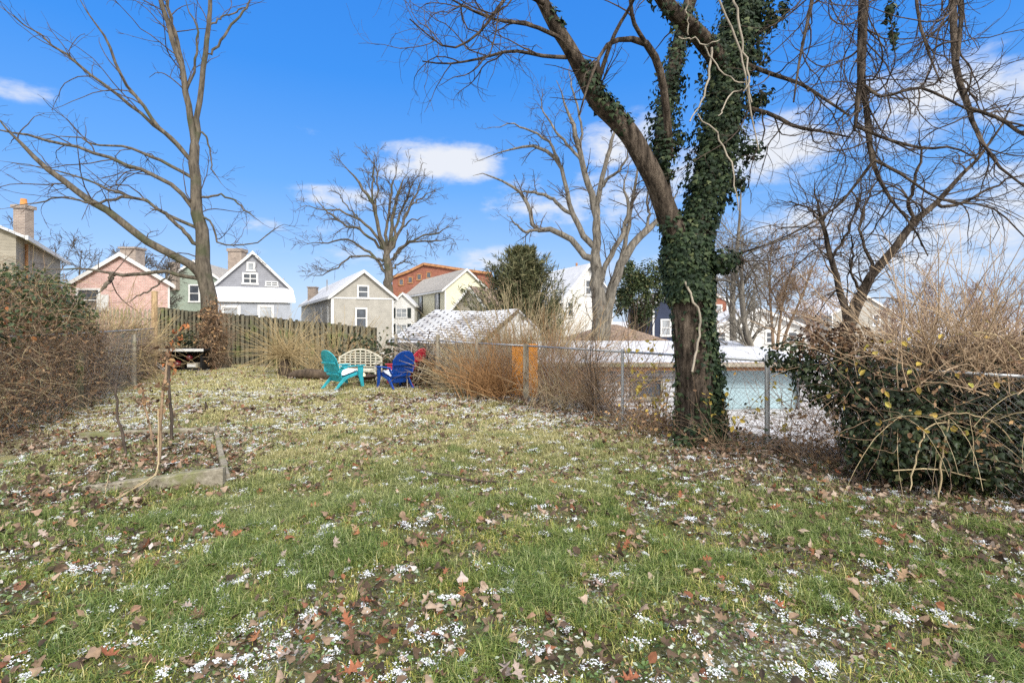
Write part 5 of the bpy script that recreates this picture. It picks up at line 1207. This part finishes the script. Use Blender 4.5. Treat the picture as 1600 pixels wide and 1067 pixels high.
stalk('tall reddish dead stem with hanging brown leaves in the raised bed', [(248, 742, 4), (249, 690, 4), (252, 640, 4.5), (258, 590, 4), (262, 545, 3)], 5.6, 'twig_brown', 'dead_leaf', 46)
stalk('dark dead stem with rusty leaf tuft at the rear of the raised bed', [(268, 685, 4.5), (266, 640, 4.5), (264, 590, 4), (262, 555, 4), (272, 530, 2.5), (290, 508, 2)], 6.6, 'twig_dark', 'rust_leaf', 40)
stalk('short rust-coloured dead plant in the middle of the raised bed', [(240, 700, 3), (232, 660, 3), (226, 625, 2.5), (221, 606, 2)], 6.3, 'twig_brown', 'dead_leaf', 30)
stalk('small dead weed standing alone on the lawn right of the bed', [(324, 641, 3), (322, 634, 4), (321, 628, 2)], 9.6, 'twig_dark', 'dead_dark', 8, sc=.04)
t = thing('straw_stalks', 'bunch of pale straw stalks bent over the front bed edging', 'stalks', tuple(P(247, 745, 5.05)))
vs = [[(247, 640, 1.2), (247, 690, 1.8), (247, 728, 1.8), (240, 745, 1.8), (200, 768, 1.8), (150, 795, 1.4), (118, 815, 1)], [(247, 690, 1.2), (246, 735, 1.8), (225, 752, 1.6), (190, 775, 1.5), (145, 800, 1)], [(245, 740, 1.5), (215, 757, 1.5), (185, 770, 1.1)], [(248, 735, 1.5), (230, 755, 1.4), (200, 780, 1.2), (165, 805, 1)], [(170, 740, 1.5), (166, 760, 1.5), (163, 778, 1.2)]]
for v in vs: tube_obj('stem', [(*[a[None] for a in trace(v, 5.25, 4.5, 16, .003)], 5)], 'twig_tan', t)
st = trace([(648, 741, 4), (675, 743, 4), (705, 746, 4), (735, 750, 3.5), (775, 768, 2.5)], 5.62, 5.2, 14, .004); st[0][:, 2] = gz(st[0][:, 0], st[0][:, 1])+.045
o = tube_obj('fallen_stick', [(st[0][None], st[1][None]*1.1, 6)], 'twig_dark'); tag(o, 'crooked dark stick lying on the lawn at centre', 'stick')

# ================================================================== grass, leaf litter, snow
def yard(n, x0, x1, y0, y1, g=rng):
    p = np.column_stack([g.uniform(x0, x1, n), g.uniform(y0, y1, n)]); return p
def patch(x, y, f, ph=0): return .5+.25*(np.sin(f*x+1.3*f*.6*y+ph)+np.sin(f*1.7*y-f*.8*x+2*ph+1)*np.sin(f*.9*x+ph*1.7))
m_, nt_, bs_ = new_mat('grass_blade'); g_ = nt_.nodes.new('ShaderNodeNewGeometry'); vv = coord(nt_); sp = nt_.nodes.new('ShaderNodeSeparateXYZ'); L(nt_, vv, sp.inputs[0])
cg = ramp(nt_, [(0, (.05, .08, .018)), (.4, (.125, .17, .037)), (.7, (.25, .285, .073)), (.86, (.37, .365, .135)), (1, (.55, .5, .28))], g_.outputs['Random Per Island'])
ct_ = ramp(nt_, [(0, (.11, .125, .035)), (.3, (.26, .24, .085)), (.65, (.45, .4, .18)), (1, (.64, .57, .33))], g_.outputs['Random Per Island'])
big_ = noise(nt_, vv, .55, 4); ff = mrange(nt_, math_(nt_, 'ADD', sp.outputs[1], math_(nt_, 'MULTIPLY', big_, 5.0)), 6.4, 10.2)
at_ = nt_.nodes.new('ShaderNodeAttribute'); at_.attribute_name = 'tone'
cg = mix(nt_, at_.outputs['Fac'], mix(nt_, 1.0, cg, (1.75, 1.45, 1.2), 'MULTIPLY'), mix(nt_, 1.0, cg, (.72, .85, .8), 'MULTIPLY'))
cc_ = mix(nt_, ff, cg, ct_); cc_ = mix(nt_, mrange(nt_, noise(nt_, vv, 2.1, 4), .54, .66, 0, .8), cc_, mix(nt_, .4, cg, (.1, .16, .03)))
L(nt_, cc_, bs_.inputs['Base Color']); bs_.inputs['Roughness'].default_value = .55; bs_.inputs['Specular IOR Level'].default_value = .3
tr_ = nt_.nodes.new('ShaderNodeBsdfTranslucent'); L(nt_, cc_, tr_.inputs[0]); ms_ = nt_.nodes.new('ShaderNodeMixShader'); ms_.inputs[0].default_value = .25
ou_ = [q for q in nt_.nodes if q.type == 'OUTPUT_MATERIAL'][0]; L(nt_, bs_.outputs[0], ms_.inputs[1]); L(nt_, tr_.outputs[0], ms_.inputs[2]); L(nt_, ms_.outputs[0], ou_.inputs[0])

def tuft(x, y): return sstep(.35, .60, .62*fbmn(x, y, 3.1, 1)+.38*fbmn(x, y, 1.0, 2)+.16*(vnoise(x, y, 10, 3)-.5))
def blades(n, x0, x1, y0, y1, hgt, wid, clump, thr, spr=.05):
    c = yard(n//clump, x0, x1, y0, y1); x, y = c[:, 0], c[:, 1]
    tf = tuft(x, y); keep = rng.uniform(0, 1, len(c)) < np.clip(tf*1.25+thr, 0, 1)*(1-.85*sstep(1.0, 3.6, x+.35*(y-5.5)+1.2*(fbmn(x, y, .7, 4)-.5))*(y < 11))*(1-.6*sstep(-2.8, -4.2, x)*(y < 8))*(1-.7*(bed_in(x, y) > 0))
    keep &= fence_s(x, y) < .15; c = c[keep]; tf = tf[keep]
    idx = np.repeat(np.arange(len(c)), clump); m = len(idx); p = c[idx]+rng.normal(0, spr, (m, 2))
    hh = hgt*rng.uniform(.45, 1.25, m)*(.55+.75*tf)[idx]; a = rng.uniform(0, 2*np.pi, m); ln_ = rng.uniform(.3, 1.5, m)
    ww = wid*rng.uniform(.6, 1.3, m); dx = np.stack([np.cos(a), np.sin(a)], 1); sx = np.stack([-dx[:, 1], dx[:, 0]], 1)
    z0 = gz(p[:, 0], p[:, 1])-.005
    b0 = np.column_stack([p-sx*ww[:, None]/2, z0]); b1 = np.column_stack([p+sx*ww[:, None]/2, z0])
    mid = p+dx*(hh*ln_*.35)[:, None]; zm = z0+hh*(.66-.1*ln_)
    m0 = np.column_stack([mid-sx*ww[:, None]*.4, zm]); m1 = np.column_stack([mid+sx*ww[:, None]*.4, zm])
    tp = np.column_stack([p+dx*(hh*ln_*1.05)[:, None], z0+hh*(1.05-.42*ln_)])
    V = np.stack([b0, b1, m1, m0, tp], 1).reshape(-1, 3); o = (np.arange(m)*5)[:, None]
    TONE.append(np.repeat(np.clip(tf[idx]+rng.normal(0, .12, m), 0, 1), 5))
    return V, o+np.array([[0, 1, 2, 3]]), o+np.array([[3, 2, 4]])
TONE = []
Vs, F4, F3, o = [], [], [], 0
for args in [(260000, -4.8, 4.8, 2.0, 4.8, .082, .0042, 30, .05, .035), (50000, -4.8, 4.8, 2.0, 4.8, .05, .004, 9, .4, .05), (240000, -5.8, 5.2, 4.6, 7.8, .07, .0055, 26, .05, .045), (50000, -5.8, 5.2, 4.6, 7.8, .045, .006, 9, .35, .06), (140000, -9.5, 3.0, 7.6, 11.6, .06, .009, 16, .25, .06), (110000, -12.0, .5, 11.3, 21, .055, .014, 12, .3, .08)]:
    V, a, b = blades(*args); Vs.append(V); F4.append(a+o); F3.append(b+o); o += len(V)
V = np.concatenate(Vs); gr_ = np_mesh('grass', V, [np.concatenate(F4), np.concatenate(F3)], 'grass_blade', None, False)
gr_.data.attributes.new('tone', 'FLOAT', 'POINT').data.foreach_set('value', np.concatenate(TONE).astype(np.float32))
tag(gr_, 'patchy lawn grass, green in front and straw-yellow further back', 'grass', kind='stuff')
# clover and ground ivy
n = 95000; p = yard(n, -6, 6, 2.0, 8.5); x, y = p[:, 0], p[:, 1]; k_ = (rng.uniform(.2, .95, n) < .5*(1-tuft(x, y))+.45*fbmn(x, y, 1.3, 9)-.05+.25*sstep(-1.5, -3.5, x)+.2*sstep(3.6, 2.4, y)-.3*sstep(1.5, 4, x+.3*(y-5))) & (fence_s(x, y) < -.1); p = p[k_]; n = len(p)
pz = np.column_stack([p, gz(p[:, 0], p[:, 1])+rng.uniform(.005, .05, n)]); leaves_o = leaves('ground_cover', ['oval', 'ivy', 'tri'], pz, rnd_dirs(n, z=2.2), rnd_dirs(n), rng.uniform(.012, .036, n), 'clover'); tag(leaves_o, 'small round clover and ivy leaves creeping through the front lawn', 'ground cover', kind='stuff')
# leaf litter
def litter_pts(n, x0, x1, y0, y1, b=0):
    p = yard(n, x0, x1, y0, y1); x, y = p[:, 0], p[:, 1]
    w_ = .55*(1-tuft(x, y))+.5*(fbmn(x, y, 1.3, 7)-.32)+.8*sstep(.8, 3.4, x+.3*(y-5))+.45*sstep(-2.4, -4.2, x)*(y < 8)+.45*sstep(-.9, -.15, fence_s(x, y))+b
    return p[(rng.uniform(.2, 1.15, n) < w_) & (fence_s(x, y) < 1.0)]
pp = np.concatenate([litter_pts(40000, -5.5, 6.5, 2.0, 6.5, .05), litter_pts(44000, -9.5, 5, 6.3, 11.5, .1), litter_pts(18000, -12.5, .8, 11.4, 20, .1)])
bx = yard(1100, -5.9, -3.1, 5.1, 7.4); pp = np.concatenate([pp, bx]); n = len(pp)
pz = np.column_stack([pp, gz(pp[:, 0], pp[:, 1])+rng.uniform(.01, .065, n)])
lo_ = leaves('leaf_litter', ['ivy', 'curl', 'ivy', 'tri', 'torn'], pz, rnd_dirs(n, z=1.7), rnd_dirs(n), (.014+.064*rng.uniform(0, 1, n)**1.4)*(1+.25*(pp[:, 1] > 9)), 'litter'); tag(lo_, 'scattered dead leaves in brown and grey over the whole yard', 'leaf litter', kind='stuff')
# snow flecks
def snow_clusters(m, x0, x1, y0, y1, k, r):
    q = yard(m, x0, x1, y0, y1); x, y = q[:, 0], q[:, 1]
    w_ = .85*fbmn(x, y, .9, 12)+.3*fbmn(x, y, 3, 14)+.15*sstep(4, 2.4, y)+.25*sstep(-1.8, -.2, fence_s(x, y))-.05
    q = q[(rng.uniform(.3, .85, m) < w_) & (fence_s(x, y) < .9)]; cnt = rng.integers(k//4, k, len(q)); i = np.repeat(np.arange(len(q)), cnt)
    rr = (r*rng.uniform(.4, 1.5, len(q)))[i]; an = rng.uniform(0, np.pi, len(q))[i]; e = rng.normal(0, 1, (len(i), 2))*np.column_stack([rr, rr*.55])
    return q[i]+np.column_stack([e[:, 0]*np.cos(an)-e[:, 1]*np.sin(an), e[:, 0]*np.sin(an)+e[:, 1]*np.cos(an)])
p = np.concatenate([snow_clusters(2300, -6, 6, 2.0, 7, 100, .032), snow_clusters(6000, -10, 3.4, 6.8, 12, 46, .045), snow_clusters(2400, -12, 0, 12, 19, 24, .07)]); n = len(p)
pz = np.column_stack([p, gz(p[:, 0], p[:, 1])+.025+.025*vnoise(p[:, 0], p[:, 1], 14, 5)+rng.normal(0, .004, n)])
sT = (np.array([(-.5, -.2, 0), (-.1, -.5, 0), (.4, -.35, 0), (.55, .1, 0), (.15, .5, 0), (-.35, .35, 0), (0, 0, .22)]), [np.array([(0, 1, 6), (1, 2, 6), (2, 3, 6), (3, 4, 6), (4, 5, 6), (5, 0, 6)])])
big_ = rng.uniform(size=n) < .03; sc = np.where(big_, rng.uniform(.012, .026, n), rng.uniform(.004, .0125, n))*np.where(pz[:, 1] > 7, 1.25, 1)
V1, F1 = scatter([sT], pz[~big_], frames(rnd_dirs((~big_).sum(), z=3), rnd_dirs((~big_).sum())), np.stack([sc, sc*rng.uniform(.4, 1.2, n), sc], 1)[~big_])
V2, F2 = scatter([leaf_t('curl'), leaf_t('tri'), leaf_t('ivy'), leaf_t('oval')], pz[big_], frames(rnd_dirs(big_.sum(), z=2.2), rnd_dirs(big_.sum())), np.stack([sc, sc*rng.uniform(.6, 1.4, n), sc*.7], 1)[big_])
fs = {}
for f, o_ in [(f, 0) for f in F1]+[(f, len(V1)) for f in F2]: fs.setdefault(f.shape[1], []).append(f+o_)
tag(np_mesh('snow', np.concatenate([V1, V2]), [np.concatenate(q) for q in fs.values()], 'snow_fleck', None, False), 'thin flecks of melting snow on grass and leaves', 'snow', kind='stuff')

# ---- individual fallen leaves (the large ones in front)
half = [(.02, 0), (.03, .12), (.15, .2), (.33, .17), (.2, .3), (.11, .36), (.3, .47), (.46, .5), (.3, .58), (.11, .61), (.2, .72), (.28, .8), (.12, .82), (.05, .9), (0, 1.02)]
def oak_mesh(nm_, curl, mat, sd, wide=1.0, bow=.25):
    g = np.random.default_rng(sd); V, F = [], []
    hr = [(x*wide*g.uniform(.8, 1.2), y) for x, y in half]; hl = [(-x*wide*g.uniform(.8, 1.2), y) for x, y in half]
    z = lambda x, y: curl*abs(x)**1.5*1.6+bow*(y-.5)**2-.05+.03*math.sin(9*y+sd)
    for i, (x, y) in enumerate(half): V.append((0, y, z(0, y)))
    for x, y in hr: V.append((x, y, z(x, y)))
    for x, y in hl: V.append((x, y, z(x, y)*1.2))
    k = len(half)
    for i in range(k-1): F += [(i, k+i, k+i+1, i+1), (i+1, 2*k+i+1, 2*k+i, i)]
    V += [(-.012, -.28, .06), (.012, -.28, .06), (.012, 0, z(0, 0)), (-.012, 0, z(0, 0))]; F.append((3*k, 3*k+1, 3*k+2, 3*k+3))
    me = bpy.data.meshes.new(nm_); me.from_pydata(V, [], F); me.materials.append(MATS[mat]); me.polygons.foreach_set('use_smooth', [True]*len(F)); return me
for nm_, c in (('leaf_rust', (.27, .1, .05)), ('leaf_orange', (.36, .155, .07)), ('leaf_tan', (.32, .21, .125)), ('leaf_brown', (.13, .072, .045)), ('leaf_grey', (.33, .26, .22))):
    m_, nt_, bs_ = new_mat(nm_); oi = nt_.nodes.new('ShaderNodeObjectInfo'); vv = coord(nt_)
    f = noise(nt_, vv, 5, 5); cr = ramp(nt_, [(.3, [q*.6 for q in c]), (.7, [min(1, q*1.25) for q in c])], f)
    cr = mix(nt_, math_(nt_, 'MULTIPLY', oi.outputs['Random'], .45), cr, [q*.5 for q in c])
    L(nt_, cr, bs_.inputs['Base Color']); bs_.inputs['Roughness'].default_value = .7; bump(nt_, bs_, f, .4, .05)
m_, nt_, bs_ = new_mat('leaf_frosted'); vv = coord(nt_); f = noise(nt_, vv, 3.5, 5, .7)
L(nt_, mix(nt_, mrange(nt_, f, .5, .6), (.3, .2, .13), (.58, .6, .64)), bs_.inputs['Base Color'])
CL = [('leaf_rust', 'rust-red lobed oak leaf lying in the grass', 48, 'rust-red oak leaves on the lawn'), ('leaf_orange', 'bright orange-brown lobed oak leaf on the lawn', 22, 'orange oak leaves on the lawn'), ('leaf_tan', 'pale tan curled oak leaf on the lawn', 50, 'tan oak leaves on the lawn'),
      ('leaf_brown', 'dark brown wet oak leaf pressed into the lawn', 44, 'dark brown oak leaves on the lawn'), ('leaf_grey', 'faded pinkish-grey oak leaf on the lawn', 44, 'faded grey oak leaves on the lawn'), ('leaf_frosted', 'oak leaf capped with a patch of white snow', 26, 'snow-capped oak leaves on the lawn')]
for mtn, lb, cnt, gr in CL:
    ms = [oak_mesh('oak_leaf', rng.uniform(.15, .7), mtn, int(rng.integers(1, 99)), rng.uniform(.55, .85), rng.uniform(.1, .7)) for _ in range(4)]
    k = 0
    while k < cnt:
        y = 2.15+(6.2-2.15)*rng.uniform()**1.5; x = rng.uniform(-1.05, 1.05)*y
        if fence_s(x, y) > -.3 or rng.uniform(.1, .95) > patch(x, y, 1.7, 6)+.25*(abs(x) > 2): continue
        o = bpy.data.objects.new('oak_leaf', ms[k % 4]); COL.objects.link(o); o.location = (x, y, float(gz(x, y))+rng.uniform(.04, .075)); s = rng.uniform(.07, .13); o.scale = (s, s, s)
        o.rotation_euler = (rng.normal(0, .42), rng.normal(0, .42), rng.uniform(0, 6.28)); tag(o, lb, 'leaf', gr); k += 1
# ================================================================== garden furniture
def adirondack(label, mat, loc, rz):
    """faces local -Y ... sits on z=0"""
    t = thing('adirondack_chair', label, 'chair', (*loc, float(gz(*loc))), 'plastic adirondack chairs', rz)
    # seat: slats sloping down to the back
    m = MB()
    for i in range(6):
        y = -.30+i*.098; z = .40-.022*i-.004*i*i*.3
        m.box((0, y, z), (.5, .088, .022), 0, R_(-14))
    m.box((0, -.34, .385), (.5, .02, .07)); m.build('seat', mat, t, bevel=.006)
    # fan back: 7 slats, arched top, leaning back
    m = MB(); lean = R_(24); n = 7
    for i in range(n):
        u = (i-(n-1)/2)/((n-1)/2); w0, w1 = .066, .083
        xb, xt = u*.205, u*.272; w1 = .088
        prof = lambda x: .82-.27*(x/.32)**2*(.45+.55*(x/.32)**2); b0 = -.1
        q = lambda x, s, y=0: np.array([x, .22+math.sin(lean)*s+y-.05*(1-u*u)*0, .27+math.cos(lean)*s])
        curve = .02*(1-u*u)
        f = 1.0 if abs(u) < .9 else .93
        pts = [q(xb-w0/2, b0, curve), q(xb+w0/2, b0, curve), q(xt+w1/2, prof(xt+w1/2), curve), q(xt, prof(xt), curve), q(xt-w1/2, prof(xt-w1/2), curve)]
        m.prism(pts, np.array([0, .02, -.008]))
    bk = m.build('backrest', mat, t, bevel=.004)
    for s, wd in ((.12, .5), (.45, .56)):
        m = MB(); c = np.array([0, .275+math.sin(lean)*s+.02, .26+math.cos(lean)*s]); m.box(c, (wd, .022, .055), 0, -lean)
        m.build('back_brace', mat, bk, bevel=.004)
    for s in (-1, 1):
        m = MB(); ax = s*.315
        pts = [(ax-.07, -.42, .56), (ax+.07, -.42, .56), (ax+.065, .0, .565), (ax+.03*s+.03, .36, .565), (ax+.03*s-.04, .36, .565), (ax-.06, .0, .565)]
        m.prism(pts, (0, 0, .024)); m.build('armrest', mat, t, bevel=.008)
        m = MB(); x0 = s*.315; m.prism([(x0, -.40, 0), (x0, -.32, 0), (x0, -.22, .3), (x0, -.2, .556), (x0, -.37, .556), (x0, -.36, .3)], (s*.035, 0, 0)); m.build('front_leg', mat, t, bevel=.006)
        m = MB(); x0 = s*.262; m.prism([(x0, -.36, .36), (x0, -.36, .43), (x0, .2, .31), (x0, .44, .06), (x0, .5, 0), (x0, .41, 0), (x0, .3, .1), (x0, .1, .25)], (s*.03, 0, 0)); m.build('rear_leg', mat, t, bevel=.006)
        m = MB(); m.prism([(s*.33, .26, .562), (s*.33, .36, .562), (s*.275, .40, .44), (s*.275, .30, .40)], (s*.02, 0, 0)); m.build('arm_brace', mat, t, bevel=.003)
    return t
# headings: local -Y points where the sitter looks
def facing(dx, dy): return math.atan2(dx, -dy)
def snow_pad(label, loc, rz, w_, d_, z, sl=0, n=12):
    """thin uneven pad of snow"""
    N_ = 14; us = np.linspace(-1, 1, N_); gx_, gy_ = np.meshgrid(us, us)
    th = .022*np.clip(1-np.maximum(np.abs(gx_), np.abs(gy_))**4, 0, 1)+rng.normal(0, .003, gx_.shape)
    x = gx_*w_/2*(1+rng.normal(0, .03, gx_.shape)); y = gy_*d_/2*(1+rng.normal(0, .03, gx_.shape))
    zz = z+th+sl*y
    c, s = math.cos(rz), math.sin(rz)
    V = np.stack([loc[0]+c*x-s*y, loc[1]+s*x+c*y, zz], -1).reshape(-1, 3)
    i = (np.arange(N_-1)[:, None]*N_+np.arange(N_-1)[None]).ravel()
    o = np_mesh('snow', V, [np.stack([i, i+1, i+N_+1, i+N_], 1)], 'snow')
    return tag(o, label, 'snow', kind='stuff')
ch = [('turquoise plastic adirondack chair with its back to the lawn', 'plastic_teal', (X(537, 13.0), 13.0), (.55, .8), 'teal'),
      ('royal blue plastic adirondack chair facing the round fire pit', 'plastic_blue', (X(618, 12.95), 12.95), (-.62, .72), 'blue'),
      ('red plastic adirondack chair half hidden behind the blue one', 'plastic_red', (X(634, 13.7), 13.7), (-.85, .4), 'red')]
for lb, mt, lc, hd, nmz in ch:
    rz = facing(*hd); adirondack(lb, mt, lc, rz).scale = (.95, .95, .95)
    f = norm(np.array(hd)); c = np.array(lc)+f*.06
    snow_pad('thin snow lying on the seat of the %s chair' % nmz, c, rz, .46, .46, float(gz(*lc))+.386, -.25)

# arched lattice bench
bl = (X(558, 14.2), 14.2); rz = R_(-9)
t = thing('garden_bench', 'cream wooden lattice bench with arched back behind the fire pit', 'bench', (*bl, float(gz(*bl))), None, rz); t.scale = (.76, .76, .8)
m = MB()
for i in range(5): m.box((0, -.22+i*.1, .43), (1.6, .085, .03))
m.box((0, -.27, .40), (1.6, .03, .08)); m.build('seat', 'bench_wood', t, bevel=.004)
m = MB(); arch = lambda x: .82+.28*max(0, math.cos(min(1, abs(x)/.8)*math.pi/2))**1.0
xsn = np.linspace(-.8, .8, 21)
for a, b in zip(xsn, xsn[1:]): m.beam((a-.004, .27, arch(a)), (b+.004, .27, arch(b)), .05, .055, (0, 0, 1))
for x in np.linspace(-.8, .8, 9)[1:-1]: m.box((x, .272, (.5+arch(x)-.03)/2), (.035, .028, arch(x)-.03-.5))
for z in (.5, .6, .7, .79, .88, .97):
    ok = [x for x in np.linspace(-.78, .78, 79) if arch(x)-.025 > z]
    if ok: m.box(((ok[0]+ok[-1])/2, .268, z), (ok[-1]-ok[0], .02, .03))
m.build('backrest', 'bench_wood', t)
for s in (-1, 1):
    m = MB(); m.box((s*.82, 0, .66), (.075, .6, .035)); m.cyl((s*.82-.045, -.3, .645), (s*.82+.045, -.3, .645), .045, .045, 12); m.build('armrest', 'bench_wood', t, bevel=.004)
    MB().box((s*.82, -.25, .32), (.06, .06, .64)).build('leg', 'bench_wood', t, bevel=.004)
    MB().box((s*.82, .27, .42), (.06, .06, .84)).build('leg', 'bench_wood', t, bevel=.004)
    MB().box((s*.82, .01, .2), (.03, .46, .05)).build('stretcher', 'bench_wood', t)
# fire pit
fl = (X(573, 13.55), 13.55); t = thing('fire_pit', 'round rusty iron fire pit bowl between the garden chairs', 'fire pit', (*fl, 0)); t.scale = (.66, .66, .66)
nr, nsg = 7, 28; V = []
prof = [(.05, .2), (.2, .215), (.33, .27), (.40, .35), (.41, .36), (.39, .355), (.31, .285), (.0, .23)]
for r, z in prof:
    for j in range(nsg): V.append((fl[0]+r*math.cos(2*math.pi*j/nsg), fl[1]+r*math.sin(2*math.pi*j/nsg), z))
V = np.array(V); F = [(i*nsg+j, i*nsg+(j+1) % nsg, (i+1)*nsg+(j+1) % nsg, (i+1)*nsg+j) for i in range(len(prof)-1) for j in range(nsg)]
np_mesh('bowl', V, [np.array(F), np.array([list(range(nsg))[::-1]])], 'iron_rust', t)
a = np.linspace(0, 2*np.pi, 33); tube_obj('rim', [(np.stack([fl[0]+.44*np.cos(a), fl[1]+.44*np.sin(a), 0*a+.365], 1)[None], np.full((1, 33), .02), 6)], 'iron_rust', t)
for k in range(3):
    th = 2*math.pi*k/3+.5; m = MB(); m.cyl((fl[0]+.36*math.cos(th), fl[1]+.36*math.sin(th), 0), (fl[0]+.3*math.cos(th), fl[1]+.3*math.sin(th), .27), .022, .022, 8); m.build('leg', 'iron_rust', t)
m = MB(); m.cyl((fl[0]-.08, fl[1]-.03, .16), (fl[0]-.07, fl[1]-.03, .3), .055, .045, 14); m.cyl((fl[0]-.07, fl[1]-.03, .3), (fl[0]-.07, fl[1]-.03, .325), .04, .012, 10)
tag(m.build('candle', 'pale_wax', None, True), 'pale stubby candle standing in the fire pit bowl', 'candle')
snow_pad('snow dusting the inside of the fire pit', fl, 0, .32, .28, .175)

# low black box with pale top under the left tree
D = 17.4; cx, cz = X(278, D), 0.; x0, x1 = X(235, D), X(322, D); zt = Z(549, D)
t = thing('storage_table', 'low black open-fronted table with white-edged top under the left tree', 'table', (cx, D, 0))
m = MB(); W = x1-x0; m.box((cx, D+.75, zt/2), (W*.9, .04, zt)); m.box((x0+W*.08, D+.38, zt/2), (.05, .7, zt-.002)); m.box((x1-W*.1, D+.38, zt/2), (.05, .7, zt-.002)); m.box((cx, D+.4, .03), (W*.8, .66, .05)); m.build('body', 'black_paint', t)
m = MB(); m.box((cx, D+.35, zt+.045), (W, .95, .07)); m.build('top', 'black_paint', t, bevel=.01)
m = MB(); m.box((cx, D-.137, zt+.05), (W, .02, .09)); m.build('edge_strip', 'trim_white', t, bevel=.005)
for px, py, r, lb in ((277, 569, .13, 'dark red ball lying low in the black table'), (296, 558.5, .11, 'dark red ball tucked high inside the black table')):
    c = P(px, py, D+.12); V, F = [], []
    for i in range(9):
        for j in range(16):
            th, ph_ = math.pi*(i/8), 2*math.pi*j/16; V.append(c+r*np.array([math.sin(th)*math.cos(ph_), math.sin(th)*math.sin(ph_), math.cos(th)]))
    F = [(i*16+j, (i+1)*16+j, (i+1)*16+(j+1) % 16, i*16+(j+1) % 16) for i in range(8) for j in range(16)]
    tag(np_mesh('ball', np.array(V), [np.array(F)], 'red_gloss'), lb, 'ball')
c = P(300, 571, D+.1); t2 = thing('crate', 'small pale grey crate inside the black table', 'crate', (c[0], c[1]+.1, c[2]-.09))
m = MB(); m.box((c[0], c[1]+.12, c[2]), (.36, .22, .17)); m.build('box', 'plain_grey' if 'plain_grey' in MATS else 'wood_grey', t2, bevel=.01)
m = MB(); m.box((c[0]-.02, c[1], c[2]), (.28, .015, .1)); m.build('front_label', 'trim_white', t2)
m = MB(); m.beam(P(238, 566, D-.5), P(258, 580, D-.6), .03, .02); m.beam(P(240, 566, D-.5)+np.array([0, 0, .06]), P(260, 580, D-.6)+np.array([0, 0, .06]), .03, .02); tag(m.build('plank', 'trim_white'), 'white broken slat leaning beside the black table', 'slat')

# orange board against the fence
D = 10.95; t = thing('orange_board', 'bright orange panel standing behind the wooden fence post', 'panel', (X(797, D), D, -.05))
zt, zb = Z(539, D), float(gz(X(800, D), D))-.02
MB().prism([P(800, 540, D+.3), P(838.5, 538.5, D), P(839, 629, D), P(800, 626, D+.3)], (.02, .03, 0)).build('sheet', 'board_orange', t)
m = MB(); m.beam(P(838.6, 538.4, D-.012), P(839.2, 629, D-.012), .02, .03, (0, 1, 0)); m.beam(P(801, 539.6, D+.3)+np.array([0, -.02, 0]), P(838, 538.2, D)+np.array([0, -.02, 0]), .02, .03, (0, 0, 1)); m.build('edge_batten', 'board_orange', t)

# raised bed
q = [np.array(p) for p in BED]
t = thing('raised_bed', 'low mossy raised garden bed with weathered concrete edging', 'garden bed', (-4.4, 6.2, 0))
def edging(a, b, h0, h1, th=.1):
    a, b = np.array(a), np.array(b); d = norm(b-a); nn = np.array([-d[1], d[0]]); m = MB(); n = 14
    V = []
    for i in range(n+1):
        u = i/n; c = a+(b-a)*u; z = float(gz(*(c-nn*.12 if True else c)))*.3; h = h0+(h1-h0)*u+rng.normal(0, .006); w = th+rng.normal(0, .006)
        V += [v3(c-nn*w/2, z-.06), v3(c-nn*w*.46, z+h-.012), v3(c-nn*w*.36, z+h), v3(c+nn*w*.36, z+h+rng.normal(0, .003)), v3(c+nn*w*.46, z+h-.012), v3(c+nn*w/2, z-.06)]
    F = [(i*6+j, i*6+(j+1) % 6, (i+1)*6+(j+1) % 6, (i+1)*6+j) for i in range(n) for j in range(6)]
    return np_mesh('edging', np.array(V), [np.array(F), np.array([[0, 1, 2, 3, 4, 5], [n*6+5, n*6+4, n*6+3, n*6+2, n*6+1, n*6]])], 'concrete_moss', t, smooth=False, uv=True)
m_, nt_, bs_ = new_mat('concrete_moss'); vv = coord(nt_)
c_ = ramp(nt_, [(.3, (.1, .085, .06)), (.55, (.22, .195, .15)), (.75, (.34, .31, .25))], noise(nt_, vv, 14, 7, .7))
c_ = mix(nt_, mrange(nt_, noise(nt_, vv, 3, 4), .48, .62, 0, .75), c_, (.12, .13, .04)); L(nt_, c_, bs_.inputs['Base Color']); bump(nt_, bs_, noise(nt_, vv, 30, 5), .6, .02)
edging(q[0], q[1], .05, .2); edging(q[1]+np.array([-.03, .1]), q[2], .1, .06, .07); edging(q[2], q[3], .12, .1)
